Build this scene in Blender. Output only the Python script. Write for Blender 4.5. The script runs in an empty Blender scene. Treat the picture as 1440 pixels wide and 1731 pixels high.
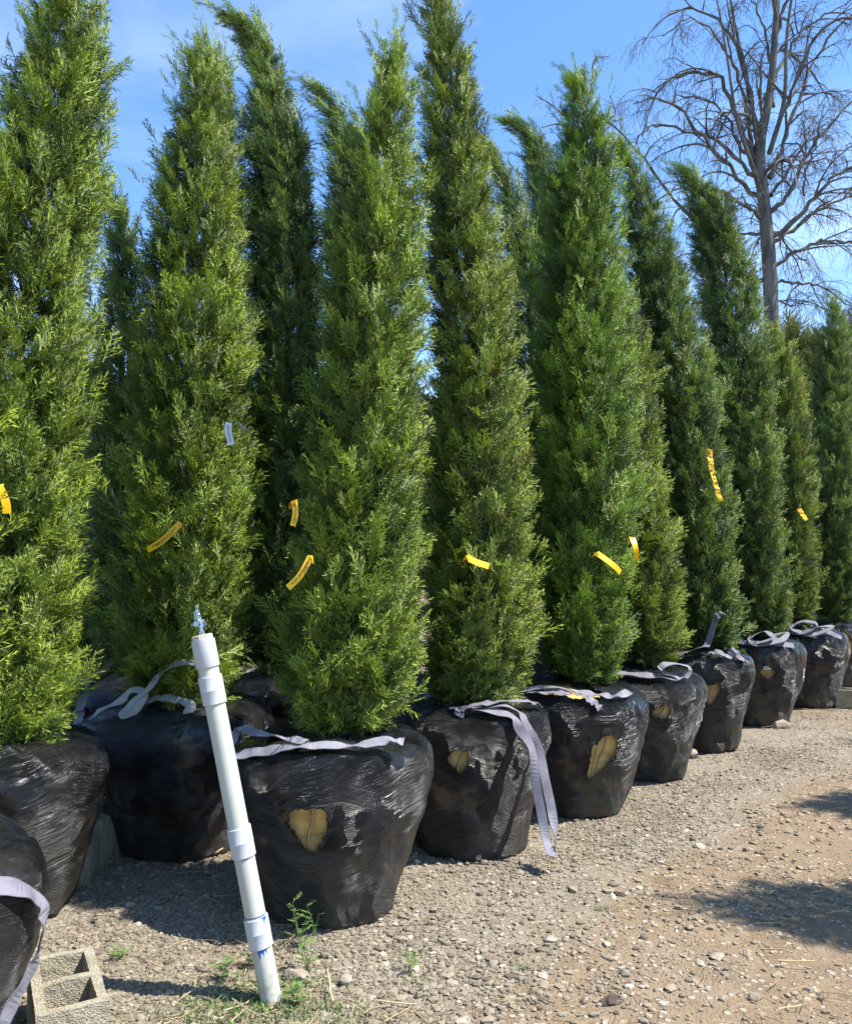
import bpy, bmesh, math, random
import numpy as np
from mathutils import Vector, Matrix
R = math.radians
rng = np.random.default_rng(7)
random.seed(7)
scn = bpy.context.scene
C = scn.collection

# ------------------------------------------------------------------ camera
FPX, CXP, CYP, EYE = 1440.0, 720.0, 865.5, 1.5
PITCH = math.atan(85 / 1440)
cam = bpy.data.cameras.new('camera'); cam.sensor_fit = 'HORIZONTAL'
cam.sensor_width = 36; cam.lens = 36; cam.clip_end = 3000; cam.clip_start = .05
cam_o = bpy.data.objects.new('camera', cam); C.objects.link(cam_o)
cam_o.location = (0, 0, EYE); cam_o.rotation_euler = (math.pi / 2 + PITCH, 0, 0)
scn.camera = cam_o

def ray(px, py):
    x = (px - CXP) / FPX; y = (CYP - py) / FPX
    return np.array([x, math.cos(PITCH) - y * math.sin(PITCH), math.sin(PITCH) + y * math.cos(PITCH)])
def at(px, py, Y):
    d = ray(px, py); return d * (Y / d[1]) + np.array([0, 0, EYE])
def gp(px, py, z=0.0):
    d = ray(px, py); return d * ((z - EYE) / d[2]) + np.array([0, 0, EYE])

# ------------------------------------------------------------------ light
SUN_EL, SUN_ROT = R(58), R(103)
w = bpy.data.worlds.new('World'); scn.world = w; w.use_nodes = True
nt = w.node_tree; nt.nodes.clear()
sky = nt.nodes.new('ShaderNodeTexSky'); sky.sky_type = 'NISHITA'; sky.sun_disc = False
sky.sun_elevation = SUN_EL; sky.sun_rotation = SUN_ROT
sky.air_density = 1.0; sky.dust_density = 0.2; sky.ozone_density = 3.0
bg = nt.nodes.new('ShaderNodeBackground'); bg.inputs[1].default_value = .14
wo = nt.nodes.new('ShaderNodeOutputWorld')
tc = nt.nodes.new('ShaderNodeTexCoord'); mp = nt.nodes.new('ShaderNodeMapping')
mp.inputs['Scale'].default_value = (1.2, 1.0, 3.6); mp.inputs['Rotation'].default_value = (.2, .35, .4)
ns = nt.nodes.new('ShaderNodeTexNoise'); ns.inputs['Scale'].default_value = 1.6
ns.inputs['Detail'].default_value = 6; ns.inputs['Roughness'].default_value = .55; ns.inputs['Distortion'].default_value = .6
mr = nt.nodes.new('ShaderNodeMapRange')
mr.inputs[1].default_value = .48; mr.inputs[2].default_value = .8; mr.inputs[3].default_value = 0; mr.inputs[4].default_value = .3
mx = nt.nodes.new('ShaderNodeMixRGB'); mx.inputs[2].default_value = (7.5, 8.3, 9.2, 1)
L = nt.links.new
L(tc.outputs['Generated'], mp.inputs[0]); L(mp.outputs[0], ns.inputs['Vector']); L(ns.outputs[0], mr.inputs[0])
hs = nt.nodes.new('ShaderNodeMixRGB'); hs.blend_type = 'MULTIPLY'; hs.inputs[0].default_value = 1; hs.inputs[2].default_value = (.78, 1.0, 1.2, 1)
L(sky.outputs[0], hs.inputs[1])
L(mr.outputs[0], mx.inputs[0]); L(hs.outputs[0], mx.inputs[1]); L(mx.outputs[0], bg.inputs[0]); L(bg.outputs[0], wo.inputs[0])
sun = bpy.data.lights.new('sun', 'SUN'); sun.energy = 5.0; sun.angle = R(.53); sun.color = (1, .96, .89)
sun_o = bpy.data.objects.new('sun', sun); C.objects.link(sun_o)
SD = Vector((math.cos(SUN_EL) * math.sin(SUN_ROT), math.cos(SUN_EL) * math.cos(SUN_ROT), math.sin(SUN_EL)))
sun_o.rotation_euler = SD.to_track_quat('Z', 'Y').to_euler()
scn.view_settings.view_transform = 'Standard'; scn.view_settings.look = 'None'
scn.view_settings.exposure = 0.93; scn.view_settings.gamma = 1
scn.cycles.max_bounces = 6; scn.cycles.diffuse_bounces = 3; scn.cycles.glossy_bounces = 2
scn.cycles.transmission_bounces = 3; scn.cycles.caustics_reflective = False; scn.cycles.caustics_refractive = False

# ------------------------------------------------------------------ materials
class NT:
    def __init__(s, name):
        s.m = bpy.data.materials.new(name); s.m.use_nodes = True
        s.t = s.m.node_tree; s.b = s.t.nodes['Principled BSDF']; s.out = s.t.nodes['Material Output']
    def n(s, kind, **kw):
        o = s.t.nodes.new('ShaderNode' + kind)
        for k, v in kw.items(): setattr(o, k, v)
        return o
    def l(s, a, b): s.t.links.new(a, b)
    def val(s, x, sock):
        if isinstance(x, (int, float, tuple, list)): sock.default_value = x
        else: s.l(x, sock)
    def noise(s, vec, scale, detail=3, rough=.5, dist=0):
        o = s.n('TexNoise'); s.l(vec, o.inputs['Vector']); o.inputs['Scale'].default_value = scale
        o.inputs['Detail'].default_value = detail; o.inputs['Roughness'].default_value = rough
        o.inputs['Distortion'].default_value = dist; return o.outputs[0]
    def rng(s, x, a, b, c=0., d=1.):
        o = s.n('MapRange'); s.l(x, o.inputs[0])
        for i, v in enumerate((a, b, c, d)): o.inputs[i + 1].default_value = v
        return o.outputs[0]
    def math(s, op, a, b=0.):
        o = s.n('Math', operation=op); s.val(a, o.inputs[0]); s.val(b, o.inputs[1]); return o.outputs[0]
    def mix(s, f, a, b, mode='MIX'):
        o = s.n('MixRGB', blend_type=mode); s.val(f, o.inputs[0]); s.val(a, o.inputs[1]); s.val(b, o.inputs[2]); return o.outputs[0]
    def coord(s, which='Object'):
        return s.n('TexCoord').outputs[which]
    def mapping(s, vec, sc=(1, 1, 1), rot=(0, 0, 0)):
        o = s.n('Mapping'); s.l(vec, o.inputs[0]); o.inputs['Scale'].default_value = sc; o.inputs['Rotation'].default_value = rot
        return o.outputs[0]
    def bump(s, h, strength, dist, prev=None):
        o = s.n('Bump'); s.l(h, o.inputs['Height']); o.inputs['Strength'].default_value = strength
        o.inputs['Distance'].default_value = dist
        if prev is not None: s.l(prev, o.inputs['Normal'])
        return o.outputs[0]
    def set(s, **kw):
        names = dict(color='Base Color', rough='Roughness', metal='Metallic', spec='Specular IOR Level', normal='Normal', coat='Coat Weight')
        for k, v in kw.items(): s.val(v, s.b.inputs[names[k]])
        return s.m

def rgb(r, g, b): return (r, g, b, 1)

def foliage_mat(name, deep, mid, tip, dead=.05):
    t = NT(name)
    a = t.n('Attribute', attribute_name='tone'); tone = a.outputs['Fac']
    b = t.n('Attribute', attribute_name='tipness'); tip_f = b.outputs['Fac']
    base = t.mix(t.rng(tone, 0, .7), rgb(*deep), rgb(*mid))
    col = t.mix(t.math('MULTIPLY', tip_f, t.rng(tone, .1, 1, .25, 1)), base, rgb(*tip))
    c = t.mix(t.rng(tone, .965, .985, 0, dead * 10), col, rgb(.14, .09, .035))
    cn = t.n('Attribute', attribute_name='cn').outputs['Vector']; geo = t.n('NewGeometry').outputs['Normal']
    sc = t.n('VectorMath', operation='SCALE'); t.l(geo, sc.inputs[0]); sc.inputs['Scale'].default_value = .42
    ad = t.n('VectorMath', operation='ADD'); t.l(cn, ad.inputs[0]); t.l(sc.outputs[0], ad.inputs[1])
    nz = t.n('VectorMath', operation='NORMALIZE'); t.l(ad.outputs[0], nz.inputs[0])
    t.set(color=c, rough=.5, spec=.28, normal=nz.outputs[0])
    tr = t.n('BsdfTranslucent'); t.l(t.mix(1, c, rgb(.95, 1.1, .4), 'MULTIPLY'), tr.inputs[0])
    m = t.n('MixShader'); m.inputs[0].default_value = .25
    t.l(t.b.outputs[0], m.inputs[1]); t.l(tr.outputs[0], m.inputs[2]); t.l(m.outputs[0], t.out.inputs[0])
    return t.m
M = {}
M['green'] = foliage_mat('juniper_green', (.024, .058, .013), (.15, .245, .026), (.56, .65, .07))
M['cool'] = foliage_mat('juniper_blue_green', (.024, .058, .021), (.12, .205, .042), (.42, .51, .10))
M['bright'] = foliage_mat('juniper_vivid_green', (.024, .06, .014), (.13, .24, .028), (.47, .60, .065))
M['olive'] = foliage_mat('juniper_olive', (.030, .058, .017), (.155, .23, .034), (.54, .60, .085), .08)
M['far'] = foliage_mat('broadleaf_far', (.03, .055, .015), (.13, .15, .03), (.26, .27, .06))

def bark(name, c1, c2, sc=30):
    t = NT(name); v = t.coord(); mpv = t.mapping(v, (1, 1, .22)); n = t.noise(mpv, sc, 5, .65)
    return t.set(color=t.mix(t.rng(n, .35, .7), rgb(*c1), rgb(*c2)), rough=.9, normal=t.bump(n, .6, .01))
M['bark'] = bark('juniper_bark', (.07, .045, .03), (.17, .12, .085))
M['deadbark'] = bark('bare_tree_bark', (.055, .053, .048), (.19, .18, .16), 9)

def film_mat():
    t = NT('black_stretch_wrap'); o = t.coord(); uv = t.n('UVMap', uv_map='UVMap').outputs[0]
    sep = t.n('SeparateXYZ'); t.l(uv, sep.inputs[0]); u, v = sep.outputs[0], sep.outputs[1]
    seedn = t.n('ObjectInfo').outputs['Random']
    offs = t.n('VectorMath', operation='SCALE'); t.l(o, offs.inputs[0]); offs.inputs['Scale'].default_value = 1
    cmb0 = t.n('CombineXYZ'); t.l(t.math('MULTIPLY', seedn, 37.), cmb0.inputs[0]); t.l(t.math('MULTIPLY', seedn, 11.), cmb0.inputs[2])
    add = t.n('VectorMath', operation='ADD'); t.l(o, add.inputs[0]); t.l(cmb0.outputs[0], add.inputs[1]); oo = add.outputs[0]
    low = t.noise(oo, 2.2, 2, .5)
    def streak(slope, warp, along, across, det=3):
        a = t.math('ADD', v, t.math('MULTIPLY', u, slope)); a = t.math('ADD', a, t.math('MULTIPLY', low, warp))
        c = t.n('CombineXYZ'); t.l(t.math('MULTIPLY', u, along), c.inputs[0]); t.l(t.math('MULTIPLY', a, across), c.inputs[1])
        t.l(t.math('MULTIPLY', seedn, 20.), c.inputs[2])
        return t.noise(c.outputs[0], 1, det, .6)
    s1 = streak(-.22, .10, .8, 115, 3); s2 = streak(.30, -.10, 1.1, 150, 3); s3 = streak(-.65, .12, 1.4, 100, 3)
    msk1 = t.rng(t.noise(oo, 2.6, 2), .48, .60, 0, 1); msk2 = t.rng(t.noise(oo, 4.3, 2), .5, .62); msk3 = t.rng(t.noise(oo, 5.7, 2), .53, .62)
    def ridge(x): return t.math('POWER', t.math('SUBTRACT', 1., t.math('MULTIPLY', t.math('ABSOLUTE', t.math('SUBTRACT', x, .5)), 3.2)), 3.)
    h = t.math('MULTIPLY', ridge(s1), msk1)
    h = t.math('ADD', h, t.math('MULTIPLY', ridge(s2), msk2)); h = t.math('ADD', h, t.math('MULTIPLY', ridge(s3), msk3))
    lump = t.noise(oo, 7, 3, .5)
    fine = t.noise(oo, 70, 3, .6)
    nrm = t.bump(lump, .35, .02); nrm = t.bump(h, .9, .0085, nrm); nrm = t.bump(fine, .15, .001, nrm)
    # dust lies thicker low down and in blotches of its own
    sepo = t.n('SeparateXYZ'); t.l(o, sepo.inputs[0])
    hgt = t.rng(sepo.outputs[2], .55, .0, .05, .85)
    dn = t.rng(t.noise(oo, 3.7, 6, .65), .45, .72, 0, .4)
    sp = t.rng(t.noise(oo, 160, 2, .6), .55, .72, 0, .35)
    dust = t.math('ADD', t.math('MULTIPLY', t.math('ADD', hgt, dn), .55), t.math('MULTIPLY', sp, dn))
    dust = t.math('MINIMUM', dust, .8)
    col = t.mix(dust, rgb(.0055, .006, .0075), rgb(.078, .066, .048))
    rough = t.math('ADD', t.math('MULTIPLY', dust, .5), t.rng(t.noise(oo, 6, 4), .35, .7, .11, .32))
    return t.set(color=col, rough=rough, spec=.5, normal=nrm)
M['film'] = film_mat()

def burlap_mat():
    t = NT('burlap'); o = t.coord()
    wv = t.n('TexWave', wave_type='BANDS', bands_direction='Z'); t.l(o, wv.inputs['Vector']); wv.inputs['Scale'].default_value = 60; wv.inputs['Distortion'].default_value = 2
    wx = t.n('TexWave', wave_type='BANDS', bands_direction='X'); t.l(o, wx.inputs['Vector']); wx.inputs['Scale'].default_value = 60; wx.inputs['Distortion'].default_value = 2
    n = t.noise(o, 12, 4, .6)
    c = t.mix(t.rng(n, .3, .7), rgb(.28, .17, .05), rgb(.62, .42, .15))
    h = t.math('ADD', wv.outputs[1], wx.outputs[1])
    return t.set(color=c, rough=.95, normal=t.bump(h, .25, .001, t.bump(n, .4, .01)))
M['burlap'] = burlap_mat()
def simple(name, c1, c2, rough, sc, bump=.3, bd=.003, metal=0, spec=.5):
    t = NT(name); o = t.coord(); n = t.noise(o, sc, 5, .6)
    return t.set(color=t.mix(t.rng(n, .3, .7), rgb(*c1), rgb(*c2)), rough=rough, metal=metal, spec=spec, normal=t.bump(n, bump, bd))
M['rope'] = simple('jute_rope', (.3, .24, .13), (.42, .35, .2), .9, 200)
def pvc_mat():
    t = NT('white_pvc_pipe'); o = t.coord(); sp = t.n('SeparateXYZ'); t.l(o, sp.inputs[0]); n = t.noise(o, 28, 5, .7); n2 = t.noise(t.mapping(o, (1, 1, .12)), 60, 4, .7)
    c = t.mix(t.rng(t.noise(o, 3, 2), .3, .7), rgb(.49, .49, .41), rgb(.56, .56, .48))
    mud = t.math('MULTIPLY', t.rng(sp.outputs[2], .30, .0), t.rng(n, .42, .62)); c = t.mix(t.math('MULTIPLY', mud, .6), c, rgb(.22, .16, .10))
    c = t.mix(t.rng(n2, .60, .72, 0, .28), c, rgb(.30, .28, .22))
    return t.set(color=c, rough=.4, normal=t.bump(n2, .05, .001))
M['pvc'] = pvc_mat()
M['fitting'] = simple('white_pvc_fitting', (.49, .51, .51), (.56, .58, .57), .34, 5, .05)
M['cap'] = simple('beige_plastic_bushing', (.45, .40, .30), (.6, .54, .42), .5, 20)
M['primer'] = simple('blue_primer', (.01, .11, .36), (.015, .16, .45), .35, 30)
M['zinc'] = simple('zinc_metal', (.32, .36, .38), (.55, .58, .6), .3, 60, .3, .001, .9)
M['yellow'] = simple('yellow_plastic_tag', (.80, .44, .006), (.85, .52, .01), .4, 8, .1)
M['ink'] = simple('dark_print', (.04, .035, .02), (.07, .06, .03), .6, 90)
M['white'] = simple('white_paper_tag', (.72, .75, .8), (.8, .82, .85), .6, 8, .1)
M['rock'] = simple('tan_rock', (.22, .17, .12), (.42, .35, .27), .9, 18, .8, .01)
M['clod'] = simple('dark_clod', (.045, .032, .024), (.1, .07, .05), 1, 30, 1, .01)
M['cable'] = simple('power_cable', (.05, .05, .05), (.08, .08, .08), .6, 3)
M['claypot'] = simple('black_nursery_pot', (.02, .02, .02), (.04, .038, .035), .5, 20)

def strap_mat(name, a, b):
    t = NT(name); uv = t.n('UVMap', uv_map='UVMap').outputs[0]
    wv = t.n('TexWave', wave_type='BANDS', bands_direction='X'); t.l(uv, wv.inputs['Vector']); wv.inputs['Scale'].default_value = 60; wv.inputs['Distortion'].default_value = .3
    n = t.noise(t.coord(), 9, 5, .6)
    sep = t.n('SeparateXYZ'); t.l(uv, sep.inputs[0])
    edge = t.rng(t.math('ABSOLUTE', t.math('SUBTRACT', sep.outputs[0], .025)), .0205, .023, 0, .3)
    c = t.mix(t.rng(n, .3, .75), rgb(*a), rgb(*b)); c = t.mix(edge, c, rgb(a[0] * .5, a[1] * .5, a[2] * .55))
    fz = t.noise(t.coord(), 260, 2, .6)
    return t.set(color=c, rough=.75, normal=t.bump(fz, .5, .001, t.bump(wv.outputs[1], .15, .0008)))
M['strap'] = strap_mat('lilac_grey_webbing', (.13, .12, .14), (.27, .255, .29))
M['strap_pale'] = strap_mat('pale_cream_webbing', (.27, .26, .23), (.42, .41, .37))

def concrete_mat():
    t = NT('concrete_block'); o = t.coord(); n = t.noise(o, 7, 5, .6); f = t.noise(o, 180, 3, .7)
    vo = t.n('TexVoronoi'); t.l(o, vo.inputs['Vector']); vo.inputs['Scale'].default_value = 170
    c = t.mix(t.rng(n, .3, .7), rgb(.36, .31, .20), rgb(.54, .48, .35))
    c = t.mix(t.rng(f, .5, .7, 0, .6), c, rgb(.20, .17, .12))
    # moss low inside the cells
    sep = t.n('SeparateXYZ'); t.l(o, sep.inputs[0])
    ms = t.math('MULTIPLY', t.rng(sep.outputs[2], .1, .0), t.rng(t.noise(o, 20, 4), .4, .6, 0, .8))
    c = t.mix(ms, c, rgb(.12, .13, .02))
    return t.set(color=c, rough=.95, normal=t.bump(f, 1, .006, t.bump(vo.outputs[0], 1, .006, t.bump(n, .5, .01))))
M['concrete'] = concrete_mat()

def ground_mat():
    t = NT('dirt_and_gravel_ground'); o = t.coord(); g = t.n('Attribute', attribute_name='gravel').outputs['Fac']
    n1 = t.noise(o, .9, 5, .6); n2 = t.noise(o, 6, 6, .65); n3 = t.noise(o, 45, 4, .7)
    dirt = t.mix(t.rng(n1, .35, .68), rgb(.235, .175, .11), rgb(.205, .142, .086))
    dirt = t.mix(t.rng(n2, .42, .72, 0, .75), dirt, rgb(.275, .21, .14))
    dirt = t.mix(t.rng(n3, .5, .75, 0, .5), dirt, rgb(.14, .10, .066))
    dirt = t.mix(t.rng(t.noise(o, 2.3, 6, .7), .54, .70, 0, .6), dirt, rgb(.13, .092, .06))
    grit = t.mix(t.rng(n3, .3, .7), rgb(.10, .076, .05), rgb(.255, .205, .14))
    v = t.n('TexVoronoi'); t.l(o, v.inputs['Vector']); v.inputs['Scale'].default_value = 85; v.inputs['Randomness'].default_value = 1
    v2 = t.n('TexVoronoi'); t.l(o, v2.inputs['Vector']); v2.inputs['Scale'].default_value = 34
    sepc = t.n('SeparateColor'); t.l(v.outputs['Color'], sepc.inputs[0])
    sepd = t.n('SeparateColor'); t.l(v2.outputs['Color'], sepd.inputs[0])
    grit = t.mix(t.rng(sepc.outputs[0], 0, 1, 0, .6), grit, rgb(.34, .30, .24))
    gm = t.rng(t.math('ADD', g, t.math('MULTIPLY', t.math('SUBTRACT', n2, .5), 1.2)), .25, .6)
    c = t.mix(gm, dirt, grit)
    peb = t.math('MULTIPLY', t.rng(sepd.outputs[0], .72, .76), t.rng(v2.outputs['Distance'], .5, .36))
    c = t.mix(t.math('MULTIPLY', peb, .7), c, rgb(.44, .38, .3))
    hb = t.bump(n3, .7, .008); hb = t.bump(n2, .5, .03, hb); hb = t.bump(t.math('SUBTRACT', 1., v.outputs['Distance']), .7, .006, hb)
    hb = t.bump(peb, .8, .008, hb)
    return t.set(color=c, rough=.95, spec=.25, normal=hb)
M['ground'] = ground_mat()
def attr_mat(name, ramp, rough=.85, attr='tone', nsc=90):
    t = NT(name); a = t.n('Attribute', attribute_name=attr).outputs['Fac']
    cr = t.n('ValToRGB'); t.l(a, cr.inputs[0]); e = cr.color_ramp.elements
    while len(e) < len(ramp): e.new(.5)
    for i, (p, c) in enumerate(ramp): e[i].position = p; e[i].color = rgb(*c)
    n = t.noise(t.coord(), nsc, 4, .6)
    c = t.mix(t.rng(n, .35, .7, 0, .35), cr.outputs[0], rgb(.14, .11, .08))
    return t.set(color=c, rough=rough, spec=.3, normal=t.bump(n, .4, .003))
M['stones'] = attr_mat('gravel_stones', [(0, (.10, .082, .058)), (.3, (.19, .157, .11)), (.6, (.275, .23, .165)), (.85, (.31, .25, .17)), (1, (.55, .49, .38))])
M['straw'] = attr_mat('dry_straw', [(0, (.16, .11, .06)), (.5, (.40, .30, .15)), (1, (.55, .45, .26))])
M['grass'] = attr_mat('green_weeds', [(0, (.05, .12, .02)), (.5, (.11, .21, .04)), (.85, (.2, .3, .07)), (1, (.4, .38, .14))], .6)

# ------------------------------------------------------------------ helpers
def mesh_np(name, V, F, mat, parent=None, attrs=None, uv=None, smooth=False, loc=None):
    V = np.ascontiguousarray(V, dtype=np.float32); F = np.ascontiguousarray(F, dtype=np.int32); k = F.shape[1]
    me = bpy.data.meshes.new(name)
    me.vertices.add(len(V)); me.vertices.foreach_set('co', V.ravel())
    me.loops.add(F.size); me.loops.foreach_set('vertex_index', F.ravel())
    me.polygons.add(len(F)); me.polygons.foreach_set('loop_start', np.arange(0, F.size, k, dtype=np.int32))
    me.polygons.foreach_set('use_smooth', np.full(len(F), bool(smooth)))
    if attrs:
        for a, d in attrs.items():
            d = np.ascontiguousarray(d, dtype=np.float32)
            if d.ndim == 2: me.attributes.new(a, 'FLOAT_VECTOR', 'POINT').data.foreach_set('vector', d.ravel())
            else: me.attributes.new(a, 'FLOAT', 'POINT').data.foreach_set('value', d)
    if uv is not None:
        l = me.uv_layers.new(name='UVMap'); l.data.foreach_set('uv', np.ascontiguousarray(uv[F.ravel()], dtype=np.float32).ravel())
    me.update(calc_edges=True); me.validate()
    if mat: me.materials.append(mat)
    o = bpy.data.objects.new(name, me); C.objects.link(o)
    if parent is not None: o.parent = parent
    if loc is not None: o.location = loc
    return o
def thing(name, label, cat, loc=(0, 0, 0), group=None, rz=0):
    o = bpy.data.objects.new(name, None); C.objects.link(o); o.location = loc; o.rotation_euler = (0, 0, rz)
    o.empty_display_size = .2
    return tag(o, label, cat, group)
def tag(o, label, cat, group=None, kind=None):
    if label: o['label'] = label
    if cat: o['category'] = cat
    if group: o['group'] = group
    if kind: o['kind'] = kind
    return o
class Acc:
    """collects triangles/quads (as tris) into one mesh"""
    def __init__(s): s.V = []; s.F = []; s.n = 0
    def add(s, V, F):
        V = np.asarray(V, float); F = np.asarray(F, int)
        if F.shape[1] == 4: F = np.concatenate([F[:, [0, 1, 2]], F[:, [0, 2, 3]]])
        s.V.append(V); s.F.append(F + s.n); s.n += len(V)
    def build(s, name, mat, parent=None, smooth=False, attrs=None, loc=None):
        return mesh_np(name, np.concatenate(s.V), np.concatenate(s.F), mat, parent, attrs, None, smooth, loc)
def frame(t, hint=(0, 0, 1)):
    t = t / (np.linalg.norm(t) + 1e-9); h = np.array(hint, float)
    if abs(t @ h) > .97: h = np.array([1., 0, 0]) if abs(t[0]) < .8 else np.array([0, 1., 0])
    a = np.cross(t, h); a /= np.linalg.norm(a); return t, a, np.cross(a, t)
def tube(P, rad, k=8, caps=True):
    P = np.asarray(P, float); n = len(P); rad = np.broadcast_to(np.asarray(rad, float), (n,))
    T = np.gradient(P, axis=0); a = None; V = []
    ang = np.arange(k) * 2 * math.pi / k
    for i in range(n):
        t = T[i] / (np.linalg.norm(T[i]) + 1e-9)
        if a is None: _, a, b = frame(t)
        else:
            a = a - t * (a @ t); a /= np.linalg.norm(a) + 1e-9; b = np.cross(a, t)
        V.append(P[i] + rad[i] * (np.cos(ang)[:, None] * a + np.sin(ang)[:, None] * b))
    V = np.concatenate(V); F = []
    for i in range(n - 1):
        j = np.arange(k); jn = (j + 1) % k
        F.append(np.stack([i * k + j, i * k + jn, (i + 1) * k + jn, (i + 1) * k + j], 1))
    F = np.concatenate(F)
    F = np.concatenate([F[:, [0, 1, 2]], F[:, [0, 2, 3]]])
    if caps:
        V = np.concatenate([V, P[:1], P[-1:]]); j = np.arange(k); jn = (j + 1) % k; c0 = n * k
        F = np.concatenate([F, np.stack([jn, j, np.full(k, c0)], 1), np.stack([(n - 1) * k + j, (n - 1) * k + jn, np.full(k, c0 + 1)], 1)])
    return V, F
def catmull(P, n):
    P = np.asarray(P, float); Q = np.vstack([2 * P[0] - P[1], P, 2 * P[-1] - P[-2]])
    ts = np.linspace(0, len(P) - 1, n); out = []
    for t in ts:
        i = min(int(t), len(P) - 2); u = t - i; a, b, c, d = Q[i], Q[i + 1], Q[i + 2], Q[i + 3]
        out.append(.5 * (2 * b + (c - a) * u + (2 * a - 5 * b + 4 * c - d) * u * u + (3 * b - a - 3 * c + d) * u ** 3))
    return np.array(out)
def box(cx, cy, cz, sx, sy, sz, M3=None):
    V = np.array([[x, y, z] for x in (-.5, .5) for y in (-.5, .5) for z in (-.5, .5)]) * [sx, sy, sz]
    if M3 is not None: V = V @ np.array(M3).T
    F = [[0, 1, 3, 2], [4, 6, 7, 5], [0, 4, 5, 1], [2, 3, 7, 6], [0, 2, 6, 4], [1, 5, 7, 3]]
    return V + [cx, cy, cz], F
def vnoise(x, y, z, seed=0):
    x = np.asarray(x, float); y = np.asarray(y, float) + 0 * x; z = np.asarray(z, float) + 0 * x
    xi, yi, zi = np.floor(x).astype(np.int64), np.floor(y).astype(np.int64), np.floor(z).astype(np.int64)
    fx, fy, fz = x - xi, y - yi, z - zi
    fx, fy, fz = fx * fx * (3 - 2 * fx), fy * fy * (3 - 2 * fy), fz * fz * (3 - 2 * fz)
    def h(a, b, c):
        q = (a * 374761393 + b * 668265263 + c * 2147483647 + seed * 974711) & 0xffffffff
        q = ((q ^ (q >> 13)) * 1274126177) & 0xffffffff
        q = ((q ^ (q >> 16)) * 2246822519) & 0xffffffff
        return (q ^ (q >> 15)) / 4294967295.0
    r = 0
    for dx in (0, 1):
        for dy in (0, 1):
            for dz in (0, 1):
                r = r + h(xi + dx, yi + dy, zi + dz) * (fx if dx else 1 - fx) * (fy if dy else 1 - fy) * (fz if dz else 1 - fz)
    return r * 2 - 1
def fbm(x, y, z, oct=4, seed=0):
    r = 0; a = 1.; s = 0
    for i in range(oct):
        r = r + a * vnoise(x * 2 ** i, y * 2 ** i, z * 2 ** i, seed + i); s += a; a *= .5
    return r / s

# ------------------------------------------------------------------ layout of the row
# x, y = centre on the ground, r, h = ball size
BALLS = dict(
    b0=(-1.56, 2.44, .46, .685), b1=(-1.87, 3.78, .47, .72), b2=(-1.31, 4.62, .50, .74), b3=(-.44, 3.83, .44, .74),
    b4=(.24, 4.62, .42, .74), b5=(.90, 5.34, .44, .74), b6=(1.54, 6.13, .43, .74), b7=(2.25, 7.03, .41, .76),
    b8=(3.10, 8.05, .41, .76), b9=(4.02, 9.1, .41, .78), b10=(4.95, 10.4, .42, .76),
    k1=(-2.6, 4.9, .45, .72), k2=(-.9, 5.75, .45, .76), k3=(-1.95, 5.6, .45, .72), k4=(-.1, 5.6, .44, .72), k5=(.5, 6.4, .44, .72), k6=(1.1, 7.0, .44, .72))

# ------------------------------------------------------------------ ground
def gravel_mask(X, Y):
    # gravel lies thick along the row of root balls and thins out towards the drive
    d = (X - (-.42)) * .725 - (Y - 3.84) * .689   # signed distance to the right of the row
    m = 1 - np.clip((d - .42) / .75, 0, 1)
    m = np.where(d < .1, 1, m)
    m = m * np.clip((9.5 - Y) / 3, .25, 1)
    n = fbm(X * .9, Y * .9, 0 * X, 4, 5)
    m = m + n * .55
    # a bare brown track in the near middle, loose patches of stone within it
    return np.clip(m, 0, 1)
def ground_z(X, Y):
    near = np.clip(1 - (np.hypot(X, Y - 4) - 6) / 6, 0, 1)
    return near * (.022 * fbm(X * 1.3, Y * 1.3, 0 * X, 3, 2) + .010 * fbm(X * 7, Y * 7, 0 * X, 3, 9))
def build_ground():
    def axis(a, b, step, far0, far1, k):
        lo = a - np.geomspace(step, a - far0, k)[::-1]; hi = b + np.geomspace(step, far1 - b, k)
        return np.concatenate([lo, np.arange(a, b, step), hi])
    xs = axis(-2.6, 4.6, .02, -900, 900, 34); ys = axis(2.0, 9.0, .02, -300, 2200, 40)
    X, Y = np.meshgrid(xs, ys); Z = ground_z(X, Y)
    V = np.stack([X, Y, Z], -1).reshape(-1, 3); nx, ny = len(xs), len(ys)
    i = np.arange(nx * ny).reshape(ny, nx)
    F = np.stack([i[:-1, :-1], i[:-1, 1:], i[1:, 1:], i[1:, :-1]], -1).reshape(-1, 4)
    o = mesh_np('ground', V, F, M['ground'], attrs={'gravel': gravel_mask(X, Y).ravel()}, smooth=True)
    o['kind'] = 'structure'
build_ground()

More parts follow.
